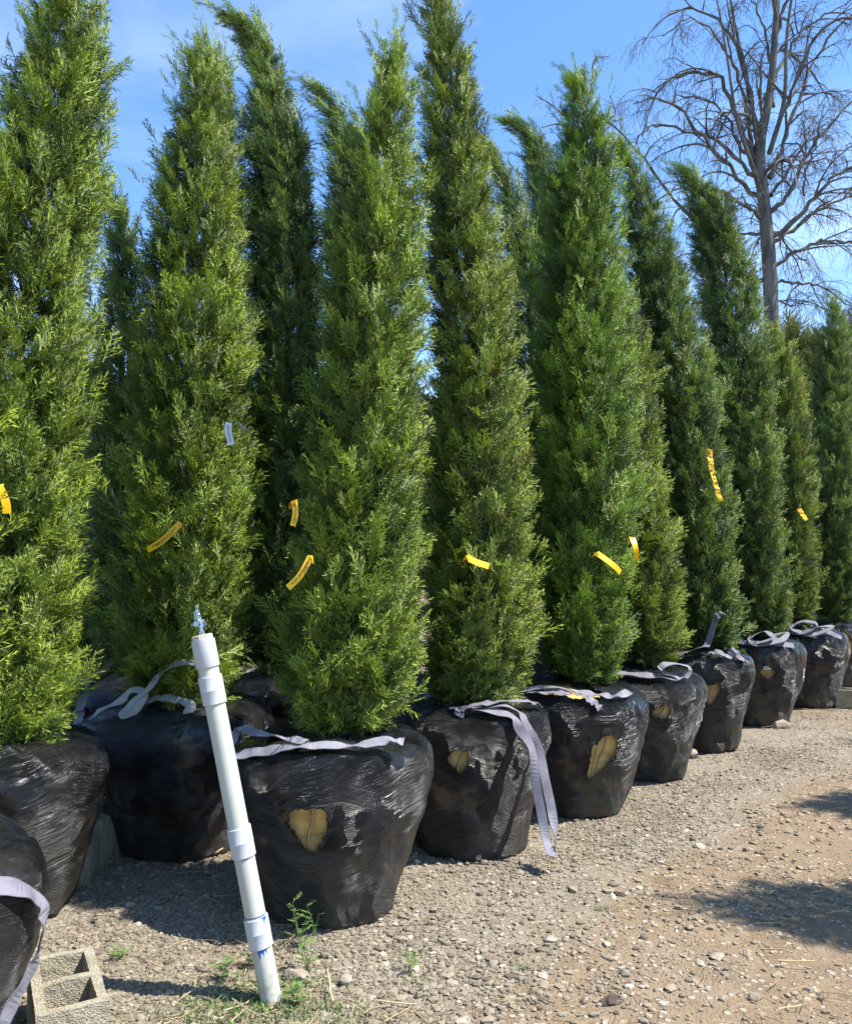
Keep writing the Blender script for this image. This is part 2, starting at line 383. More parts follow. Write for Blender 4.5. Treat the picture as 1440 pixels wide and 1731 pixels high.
ICO_V = None
def ico():
    bm = bmesh.new(); bmesh.ops.create_icosphere(bm, subdivisions=1, radius=1)
    V = np.array([v.co[:] for v in bm.verts]); F = np.array([[v.index for v in f.verts] for f in bm.faces]); bm.free(); return V, F
def scatter(name, n, sampler, templates, size, flat, mat, tone, label=None):
    VV, FF, TT = [], [], []; off = 0
    P = sampler(n); n = len(P)
    t_i = rng.integers(0, len(templates), n)
    for ti, (V, F) in enumerate(templates):
        idx = np.where(t_i == ti)[0]; m = len(idx)
        if not m: continue
        s = size(m)[:, None] * np.stack([rng.uniform(.7, 1.35, m), rng.uniform(.6, 1.0, m), rng.uniform(*flat, m)], 1)
        a = rng.uniform(0, 2 * math.pi, m); tx = rng.normal(0, .25, m); ca, sa, ct, st = np.cos(a), np.sin(a), np.cos(tx), np.sin(tx)
        Q = V[None] * s[:, None, :]
        x, y, z = Q[..., 0], Q[..., 1], Q[..., 2]
        y2 = y * ct[:, None] - z * st[:, None]; z2 = y * st[:, None] + z * ct[:, None]
        W = np.stack([x * ca[:, None] - y2 * sa[:, None], x * sa[:, None] + y2 * ca[:, None], z2], -1)
        p = P[idx].copy(); p[:, 2] += s[:, 2] * .35
        W = W + p[:, None, :]
        FF.append((F[None] + (np.arange(m) * len(V))[:, None, None]).reshape(-1, 3) + off)
        VV.append(W.reshape(-1, 3)); off += m * len(V); TT.append(np.repeat(tone(m), len(V)))
    o = mesh_np(name, np.concatenate(VV), np.concatenate(FF), mat, attrs={'tone': np.concatenate(TT)})
    return tag(o, label, None, None, 'stuff')
def stone_templates(k=7):
    V, F = ico(); bm = bmesh.new(); out = []
    for i in range(k):
        r = np.random.default_rng(100 + i); W = V * r.uniform(.72, 1.18, (len(V), 1))
        if i % 2:   # knock flats onto the stone
            for _ in range(4):
                d = r.normal(size=3); d /= np.linalg.norm(d); q = W @ d; W = W - np.outer(np.maximum(q - .6, 0), d)
        out.append((W, F))
    bm.free(); return out
STONES = stone_templates()
def stone_sampler(dens):
    def f(n):
        P = []
        while sum(map(len, P)) < n:
            # sample in image-like density: more close by
            Y = 2.0 + 9 * rng.random(n * 2) ** 1.7; X = rng.uniform(-.62, .62, n * 2) * Y + rng.normal(0, .1, n * 2)
            keep = rng.random(n * 2) < dens(X, Y)
            X, Y = X[keep], Y[keep]; P.append(np.stack([X, Y, ground_z(X, Y)], 1))
        return np.concatenate(P)[:n]
    return f
def dens_g(X, Y):
    m = gravel_mask(X, Y); pn = fbm(X * 2.4, Y * 2.4, 0 * X, 3, 31)
    return np.clip(m * .95 * np.clip(.5 + pn * 1.7, .08, 1) + .015 + .5 * np.clip(pn - .28, 0, 1) * 2, 0, 1)
scatter('gravel', 120000, stone_sampler(dens_g), STONES, lambda m: np.clip(rng.lognormal(math.log(.0062), .45, m), .003, .024), (.3, .65), M['stones'],
        lambda m: np.clip(rng.beta(2, 2.2, m), 0, 1), 'loose grey and tan gravel along the root balls')
def sampler2(n):
    P = []
    while sum(map(len, P)) < n:
        X = rng.uniform(-1.4, 2.4, n * 2); Y = rng.uniform(2.2, 5.5, n * 2); d = (X + .42) * .725 - (Y - 3.84) * .689
        m = np.exp(-((X - .05) / .55) ** 2 - ((Y - 2.9) / .5) ** 2) + .10 * (d < 1.3) + .05
        k = rng.random(n * 2) < m; P.append(np.stack([X[k], Y[k], ground_z(X[k], Y[k])], 1))
    return np.concatenate(P)[:n]
def sampler3(n):
    P = []
    while sum(map(len, P)) < n:
        Y = rng.uniform(2.2, 8, n * 2); X = rng.uniform(-.1, .58, n * 2) * Y; pn = fbm(X * 1.7, Y * 3.1, 0 * X, 3, 91) + .35 * np.sin((X * .69 + Y * .725) * 0 + (X * .725 - Y * .689) * 7)
        k = rng.random(n * 2) < np.clip(pn - .12, 0, 1) * 2; P.append(np.stack([X[k], Y[k], ground_z(X[k], Y[k])], 1))
    return np.concatenate(P)[:n]
scatter('gravel', 9000, sampler3, STONES, lambda m: np.clip(rng.lognormal(math.log(.0055), .5, m), .002, .02), (.25, .5), M['stones'],
        lambda m: np.clip(rng.beta(2.6, 1.6, m), 0, 1), 'patches of pale trodden gravel out on the dirt')
scatter('gravel', 3200, sampler2, STONES, lambda m: np.clip(rng.lognormal(math.log(.0135), .3, m), .009, .028), (.35, .65), M['stones'],
        lambda m: np.clip(rng.beta(2.4, 1.6, m), 0, 1), 'coarser pale gravel right of the pipe foot')
def straw_templates():
    out = []
    for i in range(4):
        r = np.random.default_rng(200 + i); n = 4; x = np.linspace(-1, 1, n); y = np.cumsum(r.normal(0, .08, n))
        z = np.abs(r.normal(0, .03, n)); P = np.stack([x, y, z + .02], 1)
        V, F = tube(P, .035, 3, False); out.append((V, F))
    return out
def dens_s(X, Y): return np.clip(.25 + fbm(X * 1.5, Y * 1.5, 0 * X, 3, 77) * 1.2, .05, 1)
ST = straw_templates()
def straw(n):
    o = scatter('dry_straw', n, stone_sampler(dens_s), ST, lambda m: np.clip(rng.lognormal(math.log(.022), .5, m), .008, .1), (1, 1), M['straw'],
                lambda m: rng.random(m), 'scattered dry straw and twig bits on the dirt')
straw(9000)

# ------------------------------------------------------------------ root balls
PROF = np.array([(.58, 0), (.635, .01), (.675, .06), (.745, .22), (.84, .42), (.93, .60), (.985, .73), (1.0, .84), (.965, .93), (.85, .985), (.62, 1.02), (.42, 1.035), (.22, 1.05), (.08, 1.075)])
_pc = catmull(PROF, 400); _pl = np.concatenate([[0], np.cumsum(np.linalg.norm(np.diff(_pc, axis=0), axis=1))]); _pl /= _pl[-1]
def prof(s):
    return np.interp(s, _pl, _pc[:, 0]), np.interp(s, _pl, _pc[:, 1])
class Ball:
    def __init__(b, r, h, seed):
        b.r, b.h, b.seed = r, h, seed; q = np.random.default_rng(seed)
        b.a2, b.a3, b.a4 = q.uniform(.0, .035), q.uniform(.0, .03), q.uniform(0, .03); b.p = q.uniform(0, 6.28, 3)
        b.lean = q.uniform(-.05, .05, 2); b.tilt = q.uniform(-.05, .05, 2); b.k = q.uniform([-.03, -.03, -.5], [.06, .035, .5])
    def surf(b, th, s, off=0.0, wr=0.0):
        rr, zz = prof(s)
        side = np.clip(zz, 0, 1); rr = np.where(s < .62, rr + b.k[0] * (1 - side) + b.k[1] * np.sin(math.pi * side), rr)
        m = 1 + b.a2 * np.cos(2 * th + b.p[0]) + b.a3 * np.cos(3 * th + b.p[1]) + b.a4 * np.cos(4 * th + b.p[2])
        c, sn = np.cos(th), np.sin(th)
        m = m + .065 * fbm(c * 1.6, sn * 1.6, zz * 2.2, 3, b.seed)
        rad = b.r * rr * m; z = b.h * zz
        z = z + b.h * np.clip(zz, 0, 1) ** 2 * (.035 * fbm(c * 1.4 + 5, sn * 1.4, zz * 0 + .5, 2, b.seed + 9)) + rad * (b.tilt[0] * c + b.tilt[1] * sn) * np.clip(zz, 0, 1)
        # radial/vertical mix for offsets
        e = 1e-3; r2, z2 = prof(np.clip(s + e, 0, 1)); r1, z1 = prof(np.clip(s - e, 0, 1)); dr, dz = (r2 - r1) * b.r, (z2 - z1) * b.h
        ln = np.hypot(dr, dz) + 1e-9; nr, nz = dz / ln, -dr / ln
        o = off
        if wr:
            arc = s * (b.r + b.h) * 1.05; u = th * b.r
            low = fbm(c * 1.5, sn * 1.5, zz * 1.5, 2, b.seed + 3)
            k1 = vnoise(u * 5, (arc + .25 * low - .2 * u) * 38, 0, b.seed + 4); k2 = vnoise(u * 6 + 9, (arc - .2 * low + .5 * u) * 30, 3, b.seed + 5)
            m1 = np.clip(fbm(c * 2, sn * 2, zz * 2, 2, b.seed + 6) * 2 + .6, 0, 1); m2 = np.clip(fbm(c * 2.6, sn * 2.6, zz * 2.6, 2, b.seed + 7) * 3, 0, 1)
            rid = (1 - np.abs(k1) * 2).clip(0) ** 2 * m1 + (1 - np.abs(k2) * 2).clip(0) ** 2 * m2
            fold = fbm(c * 4 + u * 0, sn * 4, zz * 5, 3, b.seed + 8)
            fac = np.abs(fbm(c * 2.3 + 3, sn * 2.3, zz * 3.2, 2, b.seed + 11))
            q1 = (arc * 5.2 - u * .9 + low * .4 + vnoise(c * 3, sn * 3, zz * 3, b.seed + 21) * .35) % 1.0; q2 = (arc * 3.1 + u * 1.7 - low * .5 + .4) % 1.0
            band = np.minimum(q1 / .94, (1 - q1) / .06).clip(0, 1) * .0038 + np.minimum(q2 / .95, (1 - q2) / .05).clip(0, 1) * .003
            o = o + wr * (rid * .0004 + fold * .012 - fac * .022 + band)
        rad = rad + nr * o; z = z + nz * o
        return np.stack([rad * c + b.lean[0] * zz * b.r, rad * sn + b.lean[1] * zz * b.r, z], -1)
    def nrm(b, th, s):
        e = .01; t1 = b.surf(th + e, s) - b.surf(th - e, s); t2 = b.surf(th, np.clip(s + e, 0, 1)) - b.surf(th, np.clip(s - e, 0, 1))
        n = np.cross(t1, t2); return n / (np.linalg.norm(n, axis=-1, keepdims=True) + 1e-9)
def z2s(zf):  # side height fraction -> arc parameter (below the shoulder)
    i = np.argmax(_pc[:, 1]); k = np.searchsorted(_pc[:330, 1], zf); return _pl[min(k, 329)]

def root_ball(parent, B, n=420, m=130, holes=(), top=None, topopen=.10, detail=True):
    """holes: (theta deg, height fraction, half width m, half height m, tilt)"""
    core_n, core_m = (120, 50) if detail else (48, 20)
    def grid(n, m, off, wr, s1=1.0):
        th = np.linspace(R(90), R(450), n + 1); s = np.linspace(0, s1, m + 1); T, S = np.meshgrid(th, s)
        return T, S
    T, S = grid(core_n, core_m, -.012, 0); P = B.surf(T, S, -.016, 1.)
    P[..., 2] += .004 * fbm(P[..., 0] * 30, P[..., 1] * 30, P[..., 2] * 30, 2, B.seed)
    idx = np.arange(P.shape[0] * P.shape[1]).reshape(P.shape[:2])
    F = np.stack([idx[:-1, :-1], idx[:-1, 1:], idx[1:, 1:], idx[1:, :-1]], -1).reshape(-1, 4)
    core = mesh_np('root_ball', P.reshape(-1, 3), F, M['burlap'], parent, smooth=True)
    T, S = grid(n, m, 0, 1)
    idx = np.arange(T.size).reshape(T.shape); rr, zz = prof(S)
    D = np.full(T.shape, 9.); lift = np.zeros(T.shape)
    for (td, zf, hw, hh, tl) in holes:
        u = ((T - R(td % 360 if td % 360 >= 90 else td % 360 + 360)) * B.r * rr); v = (zz - zf) * B.h * 1.05
        u2 = u * math.cos(tl) + v * math.sin(tl); v2 = -u * math.sin(tl) + v * math.cos(tl)
        wd = hw * (1 + .45 * np.clip(v2 / hh, -1, 1)); ang = np.arctan2(v2, u2)
        d = np.hypot(u2 / wd, v2 / hh) * (1 + .16 * vnoise(ang * 2.2, td, 0, B.seed) + .04 * vnoise(ang * 7, td, 1, B.seed))
        D = np.minimum(D, d)
        lift = np.maximum(lift, np.clip(1 - (d - 1) / .35, 0, 1) * (.55 + .45 * vnoise(ang * 3, td, 2, B.seed)) * .018)
    if top is not None:   # a tear on top: (theta, width rad, inner radius frac, outer radius frac)
        for (td, wdt, r0, r1) in top:
            t0 = R(td % 360 if td % 360 >= 90 else td % 360 + 360)
            d = np.hypot((T - t0) / wdt, (rr - (r0 + r1) / 2) / ((r1 - r0) / 2)) * (1 + .12 * vnoise(T * 6, rr * 9, 4, B.seed))
            ok = S > .6; D = np.where(ok, np.minimum(D, d), D)
            lift = np.where(ok, np.maximum(lift, np.clip(1 - (d - 1) / .4, 0, 1) * .010), lift)
    edge = topopen * (1 + .5 * vnoise(T * 3, 0, 0, B.seed + 20))
    gi, gj = np.gradient(D); stp = (1 - D) / (gi * gi + gj * gj + 1e-6); hyp = np.hypot(stp * gi, stp * gj) + 1e-9; stp = stp * np.minimum(1, 1.6 / hyp)
    dd_ = D < 1; nbk = np.zeros_like(dd_)
    for ax_ in (0, 1):
        for sh in (1, -1): nbk |= ~np.roll(dd_, sh, ax_)
    for ax_ in ((1, 1), (1, -1), (-1, 1), (-1, -1)): nbk |= ~np.roll(dd_, ax_, (0, 1))
    mv = dd_ & nbk; T = np.where(mv, T + stp * gj * (T[0, 1] - T[0, 0]), T); S = np.where(mv, S + stp * gi * (S[1, 0] - S[0, 0]), S); lift = np.where(mv, np.maximum(.006, .012 + .010 * vnoise(T * 40, S * 40, 0, B.seed)), lift)
    P = B.surf(T, S, lift, 1.0)
    cut = (rr < edge) & (S > .6)
    dead = (D < 1) | cut
    fm = ~(dead[:-1, :-1] & dead[:-1, 1:] & dead[1:, 1:] & dead[1:, :-1])
    # pull the last vertices of the film towards the outline so the tear is not stair-stepped
    arc = S * (B.r + B.h) * 1.05
    uv = np.stack([T * B.r, arc], -1).reshape(-1, 2)
    F = np.stack([idx[:-1, :-1], idx[:-1, 1:], idx[1:, 1:], idx[1:, :-1]], -1)[fm].reshape(-1, 4)
    mesh_np('plastic_wrap', P.reshape(-1, 3), F, M['film'], core, uv=uv, smooth=True)
    for (td, zf, hw, hh, tl) in holes:
        s0 = z2s(zf); a = Acc(); th0 = R(td)
        ds = hh * 1.15 / ((B.r + B.h) * 1.05)
        q = np.linspace(-1, 1, 14)
        a.add(*tube(B.surf(th0 + q * .05 + .012 * np.sin(q * 5), s0 + q * ds, -.008, 1.), .0042, 5))
        a.add(*tube(B.surf(th0 + q * hw * 1.1 / B.r, s0 - ds * .35 + q * q * .008, -.011, 1.), .003, 5))
        if hw > .06: a.add(*tube(B.surf(th0 - .09 + q * .03, s0 + q * ds, -.012, 1.), .0025, 5))
        a.build('rope', M['rope'], core, True)
    if topopen > .05 and detail:
        a = Acc(); q = np.random.default_rng(B.seed + 50)
        for k in range(5):
            t = q.uniform(0, 6.28); w_ = np.linspace(0, 1, 12)
            a.add(*tube(B.surf(t + w_ * q.uniform(-.6, .6), 1 - w_ * .3, -.008, 1.), .004, 5))
        a.build('rope', M['rope'], core, True)
    return core

# ------------------------------------------------------------------ juniper foliage
TW = .034
def frond_template(seed, rich=True, flat=.35):
    r = np.random.default_rng(seed); tris = []; tip = []
    def tri(p, d, nrm, w, tp):
        s = np.cross(d, nrm); s /= np.linalg.norm(s) + 1e-9
        tris.append([p - s * w / 2, p + s * w / 2, p + d]); tip.append([tp * .6, tp * .6, tp])
    Lf = 1.0; n = 12 if rich else 8
    def axis(t): return np.array([t * Lf, .10 * math.sin(t * 2.2 + seed), .16 * t * t])
    tri(axis(0), axis(.55) - axis(0), np.array([0, .3, 1.]), .045, .1); tri(axis(.5), axis(1) - axis(.5), np.array([0, .3, 1.]), .042, .8)
    for i in range(n):
        t = .12 + .8 * i / n + r.uniform(-.03, .03); p = axis(t); side = 1 if i % 2 else -1
        ln = (.42 * (1 - t) + .15) * r.uniform(.8, 1.25); a = R(r.uniform(22, 42))
        d = np.array([math.cos(a), side * math.sin(a), r.uniform(-flat, flat)]); d /= np.linalg.norm(d)
        nr = np.array([r.normal(0, .5), r.normal(0, .5), 1.])
        tri(p, d * ln, nr, TW, .35 + .4 * t)
        k = 4 if rich else 3
        for j in range(k):
            u = .25 + .65 * j / k; q = p + d * ln * u; s2 = 1 if j % 2 else -1
            b = math.atan2(d[1], d[0]) + s2 * R(r.uniform(20, 40)); l2 = ln * r.uniform(.3, .5) * (1.2 - u * .5)
            d2 = np.array([math.cos(b), math.sin(b), d[2] + r.uniform(-flat, flat) * 1.3]); d2 /= np.linalg.norm(d2)
            tri(q, d2 * l2, np.array([r.normal(0, .7), r.normal(0, .7), 1.]), TW, .6 + .4 * u)
    return np.array(tris).reshape(-1, 3), np.array(tip).ravel()
FR = [frond_template(i) for i in range(6)]
FL = [frond_template(20 + i, False) for i in range(5)]

def norm(a): return a / (np.linalg.norm(a, axis=-1, keepdims=True) + 1e-9)
def place_fronds(P, D, S, tone, tmpl, r, wid=1.0, CN=None):
    """P positions, D directions, S lengths -> vertex arrays"""
    Vs, As, Ts, Ns = [], [], [], []
    up = norm(r.normal(size=D.shape) + np.array([0, 0, .9]))
    A = norm(np.cross(up, D)); N = np.cross(D, A)
    ti = r.integers(0, len(tmpl), len(P))
    for k, (V, tp) in enumerate(tmpl):
        i = np.where(ti == k)[0]
        if not len(i): continue
        W = (V[None, :, 0:1] * D[i][:, None] + V[None, :, 1:2] * A[i][:, None] * wid + V[None, :, 2:3] * N[i][:, None]) * S[i][:, None, None] + P[i][:, None]
        Vs.append(W.reshape(-1, 3)); As.append(np.tile(tp, len(i))); Ts.append(np.repeat(tone[i], len(V))); Ns.append(np.repeat(CN[i], len(V), axis=0))
    return np.concatenate(Vs), np.concatenate(Ts), np.concatenate(As), np.concatenate(Ns)

def juniper_parts(parent, spine, mat, seed, dens=1.0, fr=.15, rich=True, wind=.25, ragged=.2, loose=0., trunk_r=.035, base=None, skirt=1.0):
    """spine: list of (x,y,z,radius) low to high in the parent's space"""
    r = np.random.default_rng(seed); SP = catmull(np.array(spine, float), 60)
    cl_ = np.concatenate([[0], np.cumsum(np.linalg.norm(np.diff(SP[:, :3], axis=0), axis=1))]); SP = SP[:max(20, int(np.searchsorted(cl_, cl_[-1] - (.75 if wind < .5 else .12) * fr)))] if fr < .5 else SP
    seg = np.concatenate([[0], np.cumsum(np.linalg.norm(np.diff(SP[:, :3], axis=0), axis=1))]); H = seg[-1]
    # branches, spread evenly over the crown's surface
    wgt = np.maximum(SP[:, 3], .04); cdf = np.cumsum(wgt); cdf /= cdf[-1]
    area = float(np.sum(2 * math.pi * (wgt[:-1]) * np.diff(seg)))
    nb = int(area * 62 * dens * (.15 / fr) ** 1.6)
    h = np.interp((np.arange(nb) + r.random(nb)) / nb, cdf, seg)          # height of the branch tip along the spine
    phi = np.arange(nb) * 2.39996 + r.normal(0, .3, nb)
    hf = h / H
    def S(hh): return np.stack([np.interp(hh, seg, SP[:, i]) for i in range(4)], -1)
    st = S(h); rad = st[:, 3]
    co_, so_ = np.cos(phi), np.sin(phi); clump = vnoise(co_ * 1.6, so_ * 1.6, h * 4.5, seed) * .7 + vnoise(co_ * 3.4, so_ * 3.4, h * 8, seed + 1) * .5
    rad = np.maximum(rad - .50 * fr * (1.02 - .6 * hf), .012)
    reach = rad * (1 - ragged * .55 + ragged * .9 * r.random(nb) + .30 * clump) 
    out = np.stack([np.cos(phi), np.sin(phi), np.zeros(nb)], -1)
    tipP = st[:, :3] + out * reach[:, None]
    drop = reach * r.uniform(.7, 1.5, nb) + .02
    root = S(np.maximum(h - drop, 0))[:, :3]
    el = r.uniform(.0, .5, nb)
    mid = root * .45 + tipP * .55 + out * (reach * .13)[:, None] - np.array([0, 0, 1]) * (reach * .10)[:, None]
    # the shoot ends sweep up and out; wind bends the upper ones to the left
    btone = np.clip(.5 + .45 * clump + r.normal(0, .16, nb), 0, .95)
    tt = S(np.minimum(h + .12, H))[:, :3] - S(np.maximum(h - .12, 0))[:, :3]; axis_dir = norm(tt)
    per = 13 if rich else 9
    thin = 1 - .62 * np.clip((hf - .70) / .2, 0, 1)
    P, D, Sz, To, CN = [], [], [], [], []
    for k in range(per):
        t = (.28 + .72 * (k + r.random(nb)) / per); t = np.clip(t, 0, 1)
        q = (1 - t)[:, None] ** 2 * root + 2 * (t * (1 - t))[:, None] * mid + (t ** 2)[:, None] * tipP
        q = q + r.normal(0, .018 + .1 * fr, (nb, 3))
        tan = norm(2 * (1 - t)[:, None] * (mid - root) + 2 * t[:, None] * (tipP - mid))
        up = (.35 + .6 * hf)[:, None] * axis_dir
        d = norm(tan * .75 + out * .35 + up * .75 + r.normal(0, .30, (nb, 3)) + np.array([-1., -.15, 0]) * (wind * hf ** 1.5)[:, None])
        keep = r.random(nb) < thin
        low = np.clip(1 - h / .25, 0, 1)[:, None] * skirt * .6; d = norm(d - np.array([0, 0, .9]) * low * r.random((nb, 1)))
        sz = fr * r.uniform(.6, 1.15, nb) * (.75 + .4 * t) * (1 + loose * hf) * (1 - .28 * hf ** 3)
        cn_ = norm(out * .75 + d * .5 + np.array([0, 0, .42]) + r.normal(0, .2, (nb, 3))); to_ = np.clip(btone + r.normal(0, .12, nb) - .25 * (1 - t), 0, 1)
        P.append(q[keep]); D.append(d[keep]); CN.append(cn_[keep]); Sz.append(sz[keep]); To.append(to_[keep])
    # inner growth close to the stem: some dead brown, the rest coloured dark as shade
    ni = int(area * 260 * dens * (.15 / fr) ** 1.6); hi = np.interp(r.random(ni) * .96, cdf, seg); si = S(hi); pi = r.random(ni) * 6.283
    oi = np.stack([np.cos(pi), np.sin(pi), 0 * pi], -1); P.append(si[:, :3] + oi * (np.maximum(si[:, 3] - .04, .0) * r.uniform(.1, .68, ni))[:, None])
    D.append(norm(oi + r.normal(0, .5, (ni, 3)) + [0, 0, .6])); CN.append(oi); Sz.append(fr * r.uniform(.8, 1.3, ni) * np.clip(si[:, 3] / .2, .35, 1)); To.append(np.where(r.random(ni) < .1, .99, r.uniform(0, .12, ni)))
    # long wispy shoots that stand clear of the crown
    nw = int(150 * dens * (.15 / fr)); hw_ = H * (1 - .97 * r.random(nw) ** 1.25); qs = S(hw_); ph = r.random(nw) * 6.283; o2 = np.stack([np.cos(ph), np.sin(ph), 0 * ph], -1)
    f2 = hw_ / H; ax2 = norm(S(np.minimum(hw_ + .1, H))[:, :3] - S(hw_ - .1)[:, :3]); p_ = qs[:, :3] + o2 * (np.maximum(qs[:, 3] - .6 * fr, 0) * .9)[:, None]
    d_ = norm(o2 * (.75 - .4 * f2)[:, None] + ax2 * (.5 + .5 * f2)[:, None] + r.normal(0, .2, (nw, 3)) + np.array([-1., -.1, 0]) * (wind * .8 * f2 ** 2)[:, None]); tw_ = r.uniform(.5, .95, nw)
    L2 = fr * r.uniform(.6, 1.5, nw) * (.8 + .7 * f2)
    for k in range(6):
        u_ = k / 6; sg = 1 if k % 2 else -1; sd_ = norm(np.cross(d_, r.normal(size=(nw, 3))))
        P.append(p_.copy()); D.append(norm(d_ + sd_ * .35 * (1 - u_ * .6))); CN.append(norm(o2 * .8 + [0, 0, .5])); Sz.append(fr * (.72 - .42 * u_) * r.uniform(.8, 1.2, nw)); To.append(tw_)
        p_ = p_ + d_ * (L2 / 6)[:, None]; d_ = norm(d_ + np.array([-1., 0, -.25]) * (.16 * wind * f2)[:, None] + np.array([0, 0, .03]))
    P, D, Sz, To, CN = map(np.concatenate, (P, D, Sz, To, CN))
    # leader shoots at the top
    nl = int(26 * dens); hl = H * (1 - .14 * r.random(nl) ** 1.2); q = S(hl)
    aD = S(np.minimum(hl + .1, H))[:, :3] - S(hl - .1)[:, :3]
    P = np.concatenate([P, q[:, :3] + r.normal(0, .012, (nl, 3))]); D = np.concatenate([D, norm(norm(aD) * 1.0 + r.normal(0, .38, (nl, 3)) + np.array([-wind * 1.2, 0, 0]))])
    Sz = np.concatenate([Sz, fr * r.uniform(.7, 1.25, nl)]); To = np.concatenate([To, r.uniform(.5, .95, nl)]); CN = np.concatenate([CN, norm(D[-nl:] + r.normal(0, .3, (nl, 3)) + [.1, -.1, .1])])
    dead = (r.random(len(To)) < .014) | (To > .985); To = np.where(dead, .99, np.minimum(To, .95))
    V, T, A, Nn = place_fronds(P, D, Sz, To, FR if rich else FL, r, 1.0, CN)
    F = np.arange(len(V)).reshape(-1, 3)
    mesh_np('crown', V, F, mat, parent, attrs={'tone': T, 'tipness': A, 'cn': Nn})
    # trunk with its limbs
    a = Acc(); tp = SP[:, :3].copy(); b0 = np.array(base if base is not None else tp[0] - [0, 0, .3]); Pt = np.vstack([b0, tp[::3]])
    a.add(*tube(Pt, np.linspace(trunk_r, .004, len(Pt)), 7))
    for i in r.choice(nb, min(nb, 120 if rich else 50), replace=False):
        t = np.linspace(0, .93, 5)[:, None]; q = (1 - t) ** 2 * root[i] + 2 * t * (1 - t) * mid[i] + t ** 2 * tipP[i]
        a.add(*tube(q, np.linspace(.007, .0022, 5), 4, False))
    a.build('trunk', M['bark'], parent, True)
    return nb

GROUP = 'balled juniper trees standing in rows'
TREES = {}
def tree(key, label, pts, mat='green', holes=(), top=None, topopen=.10, seed=1, Ytop=0., ballres=(420, 130), group=GROUP, **kw):
    """pts: (px, py, radius px) of the crown, low to high, at the tree's own distance"""
    x, y, r_, h_ = BALLS[key]; B = Ball(r_, h_, seed); TREES[key] = (x, y, B)
    root = thing('juniper_tree', label, 'juniper tree', (x, y, 0), group)
    root_ball(root, B, ballres[0], ballres[1], holes, top, topopen, ballres[0] > 150)
    n = len(pts); sp = []
    for i, (px, py, rp) in enumerate(pts):
        Yd = y + Ytop * i / (n - 1); p = at(px, py, Yd); sp.append((p[0] - x, p[1] - y, p[2], rp * Yd / FPX))
    base = (sp[0][0] * .5, sp[0][1] * .5, h_ * .95)
    juniper_parts(root, sp, M[mat], seed, base=base, **kw)
    return root

tree('b0', 'juniper at the left edge on the nearest black wrapped root ball', [(-190, 1270, 60), (-195, 1100, 150), (-190, 700, 150), (-190, 300, 110), (-190, -100, 70), (-190, -300, 20)], 'green', seed=10, dens=.8)
tree('b1', 'tall juniper at the left with yellow tag at the frame edge', [(15, 1262, 50), (12, 1190, 105), (5, 1050, 128), (20, 850, 118), (30, 650, 122), (50, 450, 112), (75, 300, 100), (105, 150, 78), (118, 20, 52), (115, -90, 34), (110, -170, 10)],
     'green', seed=11, holes=(), topopen=.12)
tree('b2', 'juniper with a white paper tag, behind the leaning white pipe', [(300, 1180, 55), (305, 1110, 97), (308, 980, 112), (322, 820, 109), (328, 640, 101), (325, 480, 88), (335, 330, 66), (342, 200, 48), (345, 120, 33), (343, 62, 11)],
     'green', seed=12, topopen=.3)
tree('b3', 'bushiest front juniper, its ball with a torn burlap hole beside the white pipe', [(575, 1232, 44), (588, 1160, 99), (600, 1060, 118), (615, 900, 103), (618, 720, 92), (635, 550, 86), (640, 400, 74), (650, 280, 57), (662, 180, 40), (672, 110, 24), (668, 72, 9)],
     'green', seed=13, holes=((268, .63, .058, .11, .12),), top=((238, .42, .45, .72),), topopen=.1)
tree('b4', 'front juniper whose ball has a long lilac strap hanging to the ground', [(800, 1195, 35), (805, 1130, 82), (812, 1000, 90), (805, 800, 84), (802, 620, 74), (790, 440, 66), (772, 280, 56), (765, 150, 42), (752, 50, 34), (742, -40, 18), (735, -70, 8)],
     'olive', seed=14, holes=((258, .72, .048, .062, .3),))
tree('b5', 'vivid green juniper whose ball shows burlap on top and in a tall slit', [(985, 1140, 30), (985, 1085, 74), (985, 950, 86), (990, 800, 95), (985, 650, 84), (985, 500, 74), (988, 360, 62), (990, 250, 46), (985, 170, 26), (975, 110, 10)],
     'bright', seed=15, holes=((284, .55, .070, .14, -.35),), top=((255, .75, .42, .86),))
tree('b6', 'juniper mostly hidden behind the vivid green one, ball with small torn hole', [(1092, 1112, 30), (1092, 1060, 58), (1086, 950, 58), (1072, 850, 55), (1058, 700, 50), (1048, 560, 44), (1035, 440, 20)],
     'olive', seed=16, holes=((272, .70, .055, .05, .5),), dens=.9, fr=.16)
tree('b7', 'juniper with black dotted yellow ribbon, top bending left', [(1200, 1095, 28), (1194, 1040, 54), (1180, 900, 60), (1162, 760, 60), (1140, 620, 62), (1118, 500, 52), (1096, 400, 38), (1076, 310, 26), (1056, 250, 10)],
     'cool', seed=17, holes=((262, .62, .065, .075, 0),), dens=.85, fr=.17, wind=.6)
tree('b8', 'juniper with hooked top, in front of the bare tree trunk', [(1292, 1065, 22), (1286, 1010, 44), (1272, 850, 50), (1255, 700, 54), (1240, 560, 52), (1222, 440, 44), (1202, 360, 32), (1178, 308, 18), (1160, 288, 7)],
     'cool', seed=18, holes=((262, .64, .06, .045, 0),), top=((260, .4, .5, .8),), dens=.8, fr=.18, wind=.6)
tree('b9', 'narrow short juniper right of the hooked one, with a small yellow tag', [(1342, 1045, 20), (1340, 990, 38), (1336, 850, 38), (1332, 720, 32), (1322, 620, 22), (1310, 545, 7)],
     'olive', seed=19, dens=.8, fr=.18)
tree('b10', 'juniper at the far right end of the row, against the blue sky', [(1408, 1040, 22), (1408, 990, 42), (1408, 850, 45), (1408, 700, 38), (1412, 590, 24), (1414, 505, 6)],
     'cool', seed=20, dens=.8, fr=.19, holes=((258, .6, .13, .22, 0),))
RB = 'junipers standing behind the front row'
